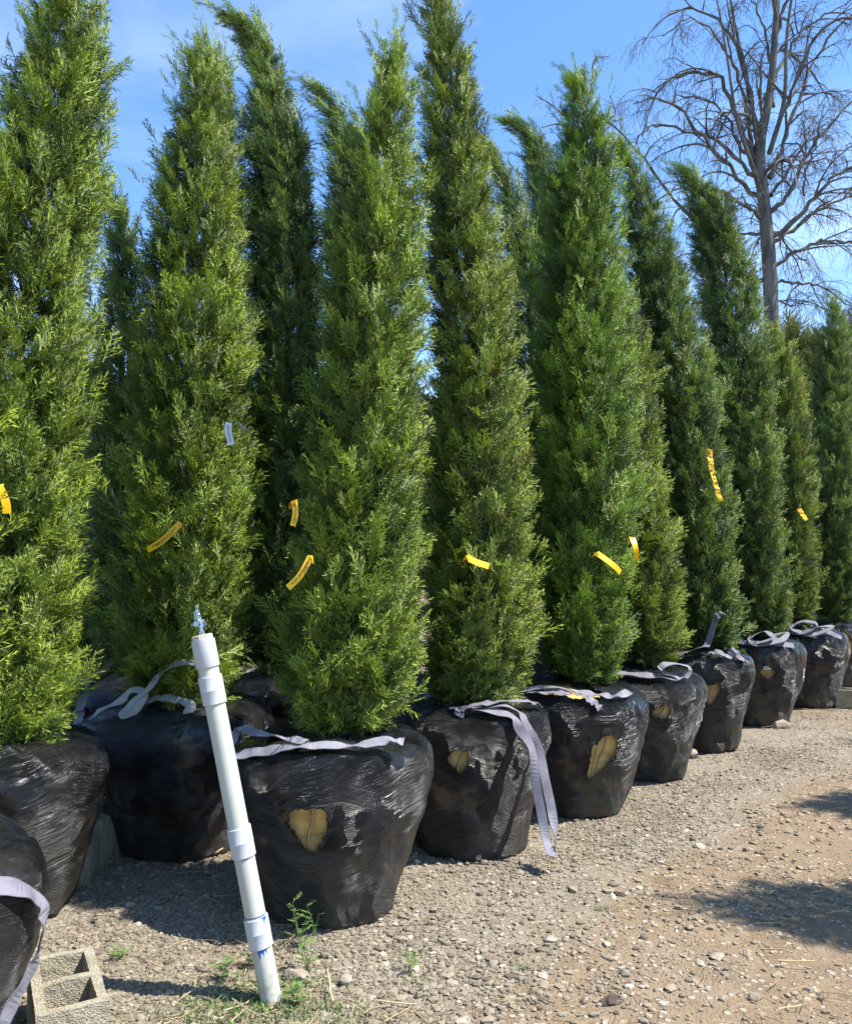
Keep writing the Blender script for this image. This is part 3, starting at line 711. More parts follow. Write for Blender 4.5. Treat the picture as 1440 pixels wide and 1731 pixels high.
tree('k1', 'rear juniper with low pointed top in the dark gap at the left', [(205, 1120, 40), (205, 950, 55), (205, 700, 56), (207, 520, 44), (208, 420, 26), (205, 338, 7)], 'cool', seed=31, rich=False, fr=.19, dens=1.1, ballres=(140, 44), group=RB)
tree('k2', 'rear juniper with a thin left bending tip, between the second and third front trees', [(480, 1150, 40), (478, 1000, 60), (485, 800, 62), (488, 600, 60), (484, 430, 55), (475, 300, 50), (466, 190, 38), (448, 100, 24), (425, 50, 14), (392, 26, 5)], 'cool', seed=32, fr=.165, dens=.9, wind=.8, loose=.2, ballres=(300, 90), group=RB)
tree('k3', 'rear juniper whose top shows at the right of the paper tagged one', [(395, 1100, 40), (390, 800, 45), (390, 500, 42), (388, 300, 32), (382, 180, 22), (374, 90, 7)], 'cool', seed=33, rich=False, fr=.19, dens=1.1, ballres=(140, 44), group=RB)
tree('k4', 'rear juniper with a ragged tip left of the bushiest tree', [(600, 1100, 40), (600, 800, 60), (600, 500, 56), (598, 340, 44), (590, 250, 30), (572, 190, 16), (548, 150, 6)], 'cool', seed=34, rich=False, fr=.18, dens=1.1, wind=.8, ballres=(140, 44), group=RB)
tree('k5', 'rear juniper bending left behind the strapped front tree', [(905, 1050, 40), (905, 800, 55), (898, 600, 50), (888, 450, 38), (870, 350, 26), (850, 285, 14), (832, 250, 5)], 'cool', seed=35, rich=False, fr=.18, dens=1.1, wind=.8, ballres=(140, 44), group=RB)
tree('k6', 'rear juniper with a curled tip left of the vivid green one', [(955, 1050, 40), (955, 700, 50), (948, 500, 46), (935, 370, 40), (918, 280, 28), (895, 225, 15), (868, 203, 5)], 'cool', seed=36, rich=False, fr=.18, dens=1.1, wind=.9, ballres=(140, 44), group=RB)

# deeper rows: one tree, copied
def copy_tree(o, parent=None):
    c = o.copy(); C.objects.link(c); c.parent = parent
    for ch in list(o.children): copy_tree(ch, c)
    return c
def plain_tree(label, loc, H, rad, seed, mat, group, fr=.2, rich=False, ballr=.44, dens=1., wind=.3):
    root = thing('juniper_tree', label, 'juniper tree', loc, group); B = Ball(ballr, .74, seed)
    root_ball(root, B, 140, 44, (), None, .1, False)
    sp = [(0, 0, .8, rad * .5), (0, 0, 1.0, rad * .9), (.02, 0, H * .4, rad), (0, .02, H * .65, rad * .8), (-.05, 0, H * .85, rad * .45), (-.12, 0, H, .03)]
    juniper_parts(root, sp, M[mat], seed, fr=fr, rich=rich, dens=dens, base=(0, 0, .7), wind=wind)
    return root
deep = plain_tree('dark juniper deep in the rear rows between other trees', (-3.4, 6.4, 0), 3.1, .46, 51, 'cool', 'junipers deep in the rear rows')
DEEP = [(-2.5, 6.7, 1.0, 'between the leftmost tree and the paper tagged one'), (-1.5, 6.9, .95, 'behind the right side of the paper tagged juniper'), (-.5, 7.1, 1.0, 'behind the bushiest front juniper'),
        (.45, 7.5, .95, 'behind the front juniper with the hanging strap'), (1.35, 8.0, 1., 'behind the vivid green juniper'), (2.2, 8.5, 1., 'left of the juniper with dotted ribbon'),
        (3.0, 9.4, .95, 'between the dotted ribbon juniper and the hooked one'), (4.0, 10.3, .95, 'behind the juniper with hooked top')]
for i, (x, y, s, lb) in enumerate(DEEP):
    c = copy_tree(deep); c.location = (x, y, 0); c.rotation_euler = (0, 0, 1.1 * i + .6); c.scale = (s, s, s); c['label'] = 'dark deep juniper ' + lb
deep['label'] = 'dark deep juniper beyond the left frame edge'
# the neighbouring row across the drive, whose shadows reach into the picture
side = plain_tree('juniper across the drive, just beyond the right edge', (3.55, 3.32, 0), 3.7, .58, 61, 'green', 'junipers across the drive', rich=True, fr=.17, dens=.55)
for i, (x, y, s, lb) in enumerate([(4.45, 5.0, .92, 'second'), (5.6, 6.6, .95, 'third')]):
    c = copy_tree(side); c.location = (x, y, 0); c.rotation_euler = (0, 0, 2.1 * i + 1); c.scale = (s, s, s); c['label'] = lb + ' juniper across the drive, beyond the right edge'

# ------------------------------------------------------------------ webbing straps
def ribbon(name, P, N, width, mat, n=60, thick=.003, label=None, cat='strap', parent=None, loc=(0, 0, 0), group=None):
    P = catmull(P, n); N = catmull(N, n)
    if width > .04:
        q_ = np.arange(n) / n * 17; N = norm(N) + .45 * np.stack([vnoise(q_, 1, len(label or 'a')), vnoise(q_, 5, len(label or 'a')), .5 * vnoise(q_, 9, len(label or 'a'))], -1)
        P = P + norm(N) * (.003 * vnoise(q_ * 1.7, 2, n)[:, None])
    N = norm(N); T = norm(np.gradient(P, axis=0)); Sd = norm(np.cross(T, N)); N = np.cross(Sd, T)
    L_ = np.concatenate([[0], np.cumsum(np.linalg.norm(np.diff(P, axis=0), axis=1))])
    V, UV = [], []
    for (a, b) in ((-.5, 0), (.5, 0), (.5, 1), (-.5, 1)):
        V.append(P + Sd * a * width + N * b * thick); UV.append(np.stack([(a + .5) * .05 + 0 * L_, L_], -1))
    V = np.stack(V, 1).reshape(-1, 3); UV = np.stack(UV, 1).reshape(-1, 2); F = []
    for i in range(n - 1):
        for k in range(4):
            a, b = i * 4 + k, i * 4 + (k + 1) % 4; F.append((a, b, b + 4, a + 4))
    F += [(3, 2, 1, 0), tuple((n - 1) * 4 + k for k in range(4))]
    o = mesh_np(name, V - np.array(loc), np.array(F), mat, parent, uv=UV, loc=loc)
    if label: tag(o, label, cat, group)
    return o
SG = 'webbing lifting straps on the root balls'
def on(key, td, s, off=.012):
    s = .515 + (s - .7) * .66 if s >= .68 else s * .72
    x, y, B = TREES[key]; p = B.surf(np.array(R(td)), np.array(float(s)), off + .004, 1.) + [x, y, 0]; n = B.nrm(np.array(R(td)), np.array(float(s)))
    return p, n
def strap(label, items, width=.05, mat='strap', n=70, group=SG):
    """items: (key, theta, s, off) on a ball, or (px, py, Y, nx, ny, nz) in the air"""
    P, N = [], []
    for it in items:
        if isinstance(it[0], str):
            p, nn = on(*it)
        else: p = at(it[0], it[1], it[2]); nn = np.array(it[3:6], float)
        P.append(p); N.append(nn)
    P = np.array(P); return ribbon('lifting_strap', P, np.array(N), width, M[mat], n, label=label, group=group, loc=tuple(P.mean(0)))
STRAPS = True
# ball 3
strap('lilac strap drawn flat across the top of the ball beside the pipe', [('b3', 200, .70, .012), ('b3', 212, .77, .018), ('b3', 235, .86, .02), ('b3', 262, .90, .03), ('b3', 295, .88, .03), ('b3', 312, .83, .05), ('b3', 318, .78, .085)])
strap('grey strap bunched behind the trunk on the ball beside the pipe', [('b3', 205, .74, .02), ('b3', 190, .82, .035), ('b3', 185, .88, .06), ('b3', 210, .93, .05), ('b3', 260, .95, .03)], mat='strap')
# ball 4
strap('long doubled lilac strap hanging over the ball down to the ground', [('b4', 245, .94, .02), ('b4', 270, .92, .03), ('b4', 288, .86, .02), ('b4', 297, .78, .02), ('b4', 299, .72, .016), (897, 1262, 4.25, .6, -.8, .1), (905, 1320, 4.25, .4, -.9, 0), (916, 1380, 4.23, .2, -1, 0), (924, 1422, 4.2, 0, -1, .1), (930, 1441, 4.15, .2, -.6, .8), (938, 1432, 4.19, .9, .3, .3), (934, 1380, 4.26, .3, -.9, 0), (922, 1320, 4.3, .3, -.9, 0), (910, 1265, 4.33, .5, -.8, 0), ('b4', 306, .74, .014), ('b4', 305, .82, .02), ('b4', 294, .9, .03), ('b4', 265, .97, .02)], .046, n=150)
strap('grey strap end folded at the trunk foot above the hanging lilac one', [('b4', 255, .86, .012), ('b4', 258, .91, .04), ('b4', 285, .95, .055), ('b4', 320, .92, .04), ('b4', 345, .85, .02)])
# ball 5
strap('lilac strap lying slack over the ball with the burlap top', [('b5', 195, .72, .014), ('b5', 215, .82, .02), ('b5', 245, .88, .03), ('b5', 275, .87, .03), ('b5', 300, .84, .02), ('b5', 320, .86, .02)])
strap('second lilac strap crossing the burlap opening with its end down front', [('b5', 205, .80, .02), ('b5', 240, .82, .03), ('b5', 262, .84, .035), ('b5', 274, .80, .02), ('b5', 280, .74, .012)])
# ball 6
strap('lilac strap rolled into a loop on the ball with the small hole', [('b6', 190, .75, .014), ('b6', 220, .80, .02), ('b6', 255, .82, .03), ('b6', 280, .82, .02), ('b6', 298, .82, .03), ('b6', 303, .84, .08), ('b6', 290, .87, .11), ('b6', 275, .86, .09), ('b6', 272, .84, .04), ('b6', 290, .82, .03)])
# ball 7
strap('grey strap with free end sticking straight up beside the tree trunk', [('b7', 190, .8, .014), ('b7', 225, .84, .03), ('b7', 255, .88, .06), (1196, 1088, 6.72, -.5, -.8, 0), (1205, 1060, 6.73, -.6, -.7, .1), (1214, 1040, 6.72, -.5, -.6, .5), (1222, 1036, 6.75, .3, -.5, .9)])
strap('grey strap crumpled in folds below the upright strap end', [('b7', 262, .84, .02), ('b7', 272, .80, .05), ('b7', 285, .79, .02), ('b7', 292, .82, .07), ('b7', 300, .78, .03), ('b7', 305, .74, .014)])
# ball 8
strap('pale lilac strap tangled on the ball resting by a tan rock', [('b8', 215, .84, .02), ('b8', 250, .80, .03), ('b8', 268, .82, .09), ('b8', 258, .90, .10), ('b8', 240, .86, .05), ('b8', 250, .78, .03), ('b8', 280, .80, .06), ('b8', 292, .86, .10), ('b8', 280, .92, .06), ('b8', 270, .82, .03), ('b8', 300, .76, .02)])
strap('brown grey strap heaped on the second to last ball of the row', [('b9', 215, .86, .02), ('b9', 240, .80, .05), ('b9', 262, .86, .12), ('b9', 240, .95, .12), ('b9', 225, .86, .06), ('b9', 255, .78, .04), ('b9', 285, .84, .10), ('b9', 270, .92, .08), ('b9', 300, .76, .02)])
# ball 2
strap('pale strap in wide loops on the ball behind the pipe', [('b2', 215, .80, .014), ('b2', 225, .84, .06), (205, 1185, 4.35, -.3, -.7, .6), (222, 1168, 4.33, 0, -.6, .8), (243, 1172, 4.3, .4, -.6, .6), (228, 1200, 4.25, .4, -.6, .7), (208, 1208, 4.22, .2, -.7, .7), (222, 1190, 4.27, -.4, -.7, .5), (250, 1165, 4.3, -.4, -.7, .5), (272, 1140, 4.32, -.5, -.6, .6), (300, 1122, 4.32, -.2, -.5, .9), (332, 1124, 4.34, .2, -.4, .9), (356, 1150, 4.36, .7, -.4, .5)], .045, 'strap_pale', 130)
strap('pale strap lying along the trunk foot behind the pipe', [(248, 1186, 4.4, 0, -.6, .8), (270, 1180, 4.35, 0, -.5, .9), (300, 1184, 4.33, 0, -.5, .9), (322, 1192, 4.3, .2, -.6, .8), (318, 1206, 4.24, .2, -.7, .7)], .05, 'strap_pale')
# behind, left
strap('grey strap hanging straight down in the dark gap at the left', [(146, 1150, 4.55, 0, -1, .2), (140, 1180, 4.5, 0, -1, .1), (134, 1210, 4.45, 0, -1, 0), (133, 1240, 4.4, -.2, -1, .1), (142, 1262, 4.38, -.3, -.8, .3)], .055)
# ball 0
strap('lilac strap curving over the ball in the bottom left corner', [('b0', 285, .86, .012), ('b0', 315, .82, .014), ('b0', 340, .75, .014), ('b0', 356, .66, .016), ('b0', 360, .52, .02), ('b0', 352, .38, .014), ('b0', 340, .22, .012)], .05)

# ------------------------------------------------------------------ leaning pipe with sprinkler
def build_pipe():
    R = math.radians
    b = gp(460, 1697); b[2] = -.0; t_ = at(341, 1072, b[1] + .02); b = b - (t_ - b) * .02; ax = t_ - b; Lp = np.linalg.norm(ax); ax /= Lp
    root = thing('standpipe', 'leaning white plastic standpipe with a small metal sprinkler on top', 'pipe', tuple(b))
    q = Vector(ax).to_track_quat('Z', 'Y'); root.rotation_mode = 'QUATERNION'; root.rotation_quaternion = q
    def lathe(prof_, k=40):
        P = np.array(prof_, float); ang = np.arange(k) * 2 * math.pi / k
        V = np.stack([P[:, 0:1] * np.cos(ang), P[:, 0:1] * np.sin(ang), np.repeat(P[:, 1:2], k, 1)], -1).reshape(-1, 3); F = []
        for i in range(len(P) - 1):
            j = np.arange(k); jn = (j + 1) % k; F.append(np.stack([i * k + j, i * k + jn, (i + 1) * k + jn, (i + 1) * k + j], 1))
        return V, np.concatenate(F)
    def fr(y):  # pixel row -> length along the pipe
        lo, hi = 0., Lp
        for _ in range(40):
            m_ = (lo + hi) / 2; p = b + ax * m_ - [0, 0, EYE]
            yy = CYP - FPX * (-p[1] * math.sin(PITCH) + p[2] * math.cos(PITCH)) / (p[1] * math.cos(PITCH) + p[2] * math.sin(PITCH))
            if yy > y: lo = m_
            else: hi = m_
        return lo
    r0 = .0355; rc = .0415
    V, F = lathe([(r0, 0), (r0, Lp - .01)]); mesh_np('pipe_section', V, F, M['pvc'], root, smooth=True)
    for (ya, yb) in ((1600, 1550), (1448, 1398), (1190, 1143)):
        a, c = fr(ya), fr(yb); V, F = lathe([(r0 - .001, a + .0005), (rc - .0015, a), (rc, a + .002), (rc, (a + c) / 2 - .002), (rc + .0008, (a + c) / 2), (rc, (a + c) / 2 + .002), (rc, c - .002), (rc - .0015, c), (r0 - .001, c - .0005)])
        o = mesh_np('coupling', V, F, M['fitting'], root); 
        o.data.polygons.foreach_set('use_smooth', np.ones(len(F), dtype=bool)); o.data.set_sharp_from_angle(angle=R(30))
    a, c = fr(1128), fr(1082); V, F = lathe([(r0 - .001, a + .0005), (rc - .001, a), (rc, a + .002), (rc - .0008, c), (.03, c + .0005), (.0, c + .001)])
    o = mesh_np('end_cap', V, F, M['fitting'], root, smooth=True); o.data.set_sharp_from_angle(angle=R(30))
    V, F = lathe([(.0375, c + .002), (.0375, c + .016), (.034, c + .018), (.012, c + .0185), (0, c + .019)], 8)
    mesh_np('bushing', V, F, M['cap'], root)
    # blue primer: a ring at two joints, with runs below the lower coupling
    g = .0006; lc = q.inverted() @ Vector((-b[0], -b[1], .6)); tc_ = math.degrees(math.atan2(lc.y, lc.x)) - 270
    R = lambda d_: math.radians(d_ + tc_)
    def smear(th0, th1, z0, runs, rr):
        n = 40; th = np.linspace(th0, th1, n); low = z0 + 0 * th
        for (tr, wd, ln) in runs: low = np.minimum(low, z0 - ln * np.exp(-((th - tr) / wd) ** 4))
        low = np.minimum(low, z0 - .003); V = []; 
        for t, l in zip(th, low):
            c_, s_ = math.cos(t), math.sin(t); V += [((rr + g) * c_, (rr + g) * s_, z0 + .001), ((rr + g) * c_, (rr + g) * s_, l)]
        F = [(2 * i, 2 * i + 1, 2 * i + 3, 2 * i + 2) for i in range(n - 1)]; A_ = Acc(); A_.add(V, F); A_.build('primer_stain', M['primer'], root, True)
    smear(R(195), R(340), fr(1600), [(R(262), .30, .012), (R(255), .09, .032), (R(280), .07, .024), (R(295), .07, .018)], r0)
    smear(R(195), R(345), fr(1447), [(R(275), .5, .006)], r0)
    smear(R(190), R(350), fr(1549) + .005, [], r0); smear(R(295), R(325), fr(1549), [(R(310), .06, .022), (R(318), .08, .012)], rc)
    z = c + .019; A = Acc()
    A.add(*tube([(0, 0, z - .004), (0, 0, z + .012)], .012, 6)); A.add(*tube([(0, 0, z + .01), (0, 0, z + .032)], .009, 12))
    A.add(*tube([(0, 0, z + .026), (0, 0, z + .05)], .013, 12)); A.add(*tube([(-.038, 0, z + .034), (.03, 0, z + .04)], .0075, 10))
    A.add(*tube([(-.044, 0, z + .033), (-.034, 0, z + .034)], .0115, 10)); A.add(*tube([(.026, 0, z + .040), (.036, 0, z + .041)], .0105, 6))
    A.add(*tube([(0, -.03, z + .04), (0, .02, z + .045)], .006, 10))
    A.add(*tube(np.array([(-.014, 0, z + .045), (-.016, 0, z + .066), (-.012, 0, z + .088), (.0, 0, z + .092), (.014, 0, z + .088), (.018, 0, z + .066), (.015, 0, z + .045)]), .0032, 6))
    A.add(*tube([(0, 0, z + .05), (0, 0, z + .1)], .0035, 8)); A.add(*tube([(0, 0, z + .095), (0, 0, z + .104)], .006, 6))
    A.add(*box(.008, -.006, z + .068, .026, .003, .03)); A.add(*box(-.012, -.012, z + .06, .018, .006, .014))
    A.add(*tube(np.array([(math.cos(t) * .014, math.sin(t) * .014, z + .052 + .0028 * t) for t in np.linspace(0, 12, 50)]) * [.45, .45, 1] + [0, 0, z * 0], .0012, 4))
    A.build('sprinkler_head', M['zinc'], root)
build_pipe()

# ------------------------------------------------------------------ concrete blocks
def block_mesh():
    bm = bmesh.new(); W, Ln, H = .20, .41, .19
    # outline with two cells and flanged near end
    def ring(x0, x1, y0, y1, z): return [(x0, y0, z), (x1, y0, z), (x1, y1, z), (x0, y1, z)]
    res_out = []; wt = .03
    xs = [0, wt, W - wt, W]; ys = [0, wt, Ln / 2 - wt / 2, Ln / 2 + wt / 2, Ln - wt, Ln]
    solid = {(i, j): not (i == 1 and j in (1, 3)) for i in range(3) for j in range(5)}
    vs = {}
    def v(i, j, k): 
        if (i, j, k) not in vs:
            z = 0 if k == 0 else H; x, y = xs[i] - W / 2, ys[j] - Ln / 2
            if k == 0:   # cells narrow downwards
                if i == 1: x += .008
                if i == 2: x -= .008
            vs[(i, j, k)] = bm.verts.new((x, y, z))
        return vs[(i, j, k)]
    for (i, j), s in solid.items():
        if not s: continue
        bm.faces.new([v(i, j, 1), v(i + 1, j, 1), v(i + 1, j + 1, 1), v(i, j + 1, 1)]); bm.faces.new([v(i, j + 1, 0), v(i + 1, j + 1, 0), v(i + 1, j, 0), v(i, j, 0)])
        for (di, dj, a, b_) in ((0, -1, (i, j), (i + 1, j)), (1, 0, (i + 1, j), (i + 1, j + 1)), (0, 1, (i + 1, j + 1), (i, j + 1)), (-1, 0, (i, j + 1), (i, j))):
            nb = (i + di, j + dj)
            if not solid.get(nb, False): bm.faces.new([v(*a, 0), v(*b_, 0), v(*b_, 1), v(*a, 1)])
    # recess in the near end (ears of the block)
    bmesh.ops.bevel(bm, geom=[e for e in bm.edges if e.is_manifold and abs(e.calc_face_angle(0)) > .5], offset=.005, segments=2, affect='EDGES', profile=.6)
    bmesh.ops.triangulate(bm, faces=bm.faces[:])
    for _ in range(4):
        ed = [e for e in bm.edges if e.calc_length() > .016]
        if ed: bmesh.ops.subdivide_edges(bm, edges=ed, cuts=1); bmesh.ops.triangulate(bm, faces=bm.faces[:])
    co = np.array([x.co[:] for x in bm.verts])
    d = np.stack([fbm(co[:, 0] * 45 + s, co[:, 1] * 45, co[:, 2] * 45, 3, s) for s in (1, 2, 3)], -1) * .0032
    chip = np.clip(fbm(co[:, 0] * 14, co[:, 1] * 14, co[:, 2] * 14, 2, 8) - .35, 0, 1)[:, None] * np.array([0, 0, -.03]) * (co[:, 2:3] > .15)
    for x, dd in zip(bm.verts, d + chip): x.co += Vector(dd)
    me = bpy.data.meshes.new('concrete_block'); bm.to_mesh(me); bm.free(); me.materials.append(M['concrete']); return me
BM_ = block_mesh()
BG = 'hollow concrete blocks on the gravel'
def block(x, y, rz, label, z=0., rx=0):
    o = bpy.data.objects.new('concrete_block', BM_); C.objects.link(o); o.location = (x, y, z); o.rotation_euler = (rx, 0, rz); tag(o, label, 'concrete block', BG); return o
cA, cB, cC = gp(47, 1621, .19), gp(160, 1599, .19), gp(191, 1698, .19)
bd_ = (cC - cB) / np.linalg.norm(cC - cB); bx_ = cA + (cC - cA) * 0 + np.array([-bd_[1], bd_[0], 0]) * .10 + bd_ * .205
block(bx_[0], bx_[1], math.atan2(bd_[1], bd_[0]) + math.pi / 2, 'hollow concrete block with two open cells in the bottom left foreground', .0)
block(-1.67, 4.13, R(6), 'half concrete block beside the left wrapped ball, nearer of two', 0).scale = (1, .5, 1)
block(-1.665, 4.36, R(-8), 'half concrete block behind its twin in the dark gap between two balls', 0).scale = (1, .5, 1.25)
p = gp(1436, 1200); block(p[0] + .12, p[1] + .1, R(70), 'concrete block at the right edge across the drive', 0)

# ------------------------------------------------------------------ tags
def tag_strip(px, py, Y, dx, dy, ln_px, w_m, label, mat='yellow', curve=.12, depth=0., marks='text', group='yellow plastic tree tags'):
    p0 = at(px - dx * ln_px / 2, py - dy * ln_px / 2, Y + depth); p1 = at(px + dx * ln_px / 2, py + dy * ln_px / 2, Y - depth)
    Lw = np.linalg.norm(p1 - p0); n0 = norm(np.array([.25, -.9, .3])); side = norm(np.cross(p1 - p0, n0))
    t = np.linspace(0, 1, 9); bow = np.sin(t * math.pi) * curve * Lw * .35
    P = p0 + (p1 - p0) * t[:, None] + n0 * bow[:, None] + side * (np.sin(t * 4) * .05 * Lw)[:, None]
    N = np.array([norm(n0 + (p1 - p0) / Lw * c) for c in np.linspace(-curve, curve, 9)])
    c = P.mean(0); o = ribbon('plastic_tag' if mat == 'yellow' else 'paper_tag', P, N, w_m, M[mat], 24, .0012, label, 'plant tag', loc=tuple(c), group=group if mat == 'yellow' else None)
    if mat == 'yellow':
        e = P[0] if p0[2] > p1[2] else P[-1]; A = Acc(); bk = -n0
        A.add(*tube(catmull([e - c, e - c + bk * .02 + side * .012 + [0, 0, .012], e - c + bk * .05 + [0, 0, .004], e - c + bk * .07 - side * .012 - [0, 0, .01], e - c + bk * .03 - side * .014, e - c + n0 * .004]  , 22), .0035, 5))
        A.add(*tube(catmull([e - c, e - c + [.004, -.01, -.008], e - c + [.012, -.012, -.03]], 8), [.004, .005, .005, .005, .005, .004, .003, .002], 4)); A.build('tie', M[mat], o)
    if marks:
        A = Acc(); T = norm(np.gradient(P, axis=0)); Sd = norm(np.cross(T, N)); Nn = np.cross(Sd, T); Pd = catmull(P, 60); Sf = catmull(Sd, 60); Nf = catmull(Nn, 60)
        q = np.random.default_rng(int(px)); i = 8
        def cell(i, j, s0, s1):
            V = [];
            for k in (i, j):
                for s in (s0, s1): V.append(Pd[k] + Sf[k] * s * w_m + Nf[k] * .0019)
            A.add(np.array(V) - c, [(0, 1, 3, 2)])
        if marks == 'text':
            while i < 50:
                wd = 1 + int(q.integers(0, 2)); cell(i, i + wd, -.18, .02 + .12 * q.random()); i += wd + 1 + int(q.integers(0, 2))
            i = 12
            while i < 44:
                wd = 1; cell(i, i + wd, .16, .28); i += 2
        elif marks == 'dots':
            i = 3; s = 1
            while i < 56: cell(i, i + 2, -.1 if s > 0 else -.42, .42 if s > 0 else .1); i += 5; s = -s
        else:
            while i < 52: cell(i, i + 1, -.25, .25); i += 3
        A.build('print', M['ink'], o)
    return o
tag_strip(6, 845, 3.36, -.25, -1, 46, .032, 'yellow tag cut by the left frame edge', marks=None)
tag_strip(278, 908, 4.12, .8, -.6, 72, .032, 'printed yellow tag slanting up right on the paper tagged juniper')
tag_strip(497, 868, 3.62, .12, -1, 42, .025, 'narrow dim yellow tag hanging upright at the left edge of the bushiest juniper', marks='lines')
tag_strip(507, 968, 3.44, .62, -.78, 66, .026, 'printed yellow tag slanting up right on the left side of the bushiest juniper')
tag_strip(807, 950, 4.2, .9, .42, 42, .033, 'short blank yellow tag on the olive juniper, centre of photo', marks=None)
tag_strip(1028, 952, 4.95, .75, .66, 52, .035, 'yellow tag half buried in the foliage of the vivid green juniper', marks=None, curve=.5)
tag_strip(1071, 928, 5.02, .15, 1, 38, .035, 'curled yellow tag at the right edge of the vivid green juniper', marks=None, curve=.7)
tag_strip(1207, 804, 6.55, .18, 1, 88, .042, 'long yellow ribbon with black dots down the juniper', marks='dots', curve=.1)
tag_strip(1357, 870, 8.7, .5, .85, 22, .05, 'tiny yellow tag far right on the narrow juniper', marks=None)
tg = tag_strip(388, 733, 4.1, .08, 1, 38, .032, 'white paper tag hanging from a twig on the tall juniper', 'white', .15, marks='lines')
c = np.array(tg.location); A = Acc(); A.add(*tube(catmull([at(386, 715, 4.1) - c, at(400, 712, 4.09) - c, at(412, 724, 4.08) - c, at(424, 731, 4.12) - c], 14), [.002] * 6 + [.005, .007, .008, .008, .007, .006, .005, .003], 5)); A.build('tie', M['strap_pale'], tg)

# ------------------------------------------------------------------ rocks and clods
def rock(px, py, size, label, mat='rock', cat='rock', flat=.6, seed=0, name='rock', group=None):
    bm = bmesh.new(); bmesh.ops.create_icosphere(bm, subdivisions=4, radius=1)
    co = np.array([v.co[:] for v in bm.verts]); q = np.random.default_rng(seed)
    for _ in range(9):
        d = norm(q.normal(size=3)); co = co - np.outer(np.maximum(co @ d - q.uniform(.55, .8), 0), d) * .9
    co = co * (1 + (.10 if mat == 'rock' else .45) * fbm(co[:, 0] * 2.5, co[:, 1] * 2.5, co[:, 2] * 2.5, 4, seed))[:, None] * [size, size * .75, size * flat]
    for v, c_ in zip(bm.verts, co): v.co = Vector(c_)
    me = bpy.data.meshes.new(name); bm.to_mesh(me); bm.free(); me.materials.append(M[mat])
    o = bpy.data.objects.new(name, me); C.objects.link(o); p = gp(px, py); o.location = (p[0], p[1], size * flat * .55); o.rotation_euler = (0, 0, seed); tag(o, label, cat, group)
rock(1316, 1232, .095, 'tan rock against the foot of a ball at the far right', seed=3)
rock(1170, 1281, .07, 'reddish tan rock between two balls of the row', seed=5)
rock(930, 1474 + 118, .03, 'pale stone on the dirt in the lower middle', seed=6)
rock(1213, 1622, .034, 'palest flat stone on the dirt at the lower right', seed=7, flat=.4)
rock(583, 1665, .036, 'largest pale stone right of the pipe foot', seed=8)
rock(500, 1655, .05, 'grey angular stone touching the pipe foot weeds', seed=9, flat=.5)
rock(1048, 1517, .033, 'dark soil clod on the dirt, right of centre', 'clod', 'soil clod', .45, 12, 'soil_clod')
rock(1035, 1697, .05, 'long dark soil clod near the bottom edge', 'clod', 'soil clod', .3, 13, 'soil_clod')

# ------------------------------------------------------------------ weeds
def leaf(A, p, d, n, ln, wd):
    s = norm(np.cross(d, n)); A.add([p, p + d * ln * .45 - s * wd / 2, p + d * ln, p + d * ln * .45 + s * wd / 2], [(0, 1, 2, 3)])
def vetch(x, y, H, k, seed, label, group='vetch weeds by the pipe'):
    q = np.random.default_rng(seed); root = thing('vetch_weed', label, 'weed', (x, y, ground_z(np.array(x), np.array(y)).item()), group)
    A = Acc(); St = Acc()
    for i in range(k):
        a = q.uniform(0, 6.28); sp = q.uniform(.15, .6); hh = H * q.uniform(.5, 1)
        P = catmull([(0, 0, 0), (math.cos(a) * hh * sp * .3, math.sin(a) * hh * sp * .3, hh * .5), (math.cos(a) * hh * sp, math.sin(a) * hh * sp, hh)], 10)
        St.add(*tube(P, np.linspace(.0018, .0008, 10), 4))
        for j in range(3, 10, 2):
            b = a + j * 2.4; d = norm(np.array([math.cos(b), math.sin(b), .45])); ln = .05 * q.uniform(.6, 1.2)
            St.add(*tube([P[j], P[j] + d * ln], .0006, 3))
            sd = norm(np.cross(d, [0, 0, 1.]))
            for m_ in range(5):
                for s_ in (-1, 1):
                    leaf(A, P[j] + d * ln * (.2 + .17 * m_), norm(sd * s_ + d * .5 + [0, 0, .1]), np.array([0, 0, 1.]) + q.normal(0, .3, 3), .016 * q.uniform(.7, 1.1), .0055)
    St.build('stem', M['grass'], root, attrs={'tone': np.full(St.n, .45)}); A.build('leaves', M['grass'], root, attrs={'tone': np.clip(q.normal(.5, .15, A.n), 0, .9)})
for i, (px, py, H, k, lb) in enumerate([(532, 1585, .20, 4, 'tallest feathery weed in front of the bushiest juniper ball'), (505, 1605, .20, 4, 'leafy weed just right of the lowest pipe coupling'),
        (520, 1645, .12, 4, 'feathery weed between the pipe foot and the pale stones'), (430, 1640, .10, 4, 'feathery weed left of the pipe shaft'), (385, 1665, .08, 4, 'low feathery weed left of the pipe foot'),
        (500, 1700, .07, 5, 'low weed right of the pipe foot in the grass'), (690, 1640, .10, 2, 'pale sprig on the gravel right of the stones'), (200, 1628, .03, 3, 'tiny green sprig beside the foreground block')]):
    p = gp(px, py); vetch(p[0], p[1], H, k, 300 + i, lb)
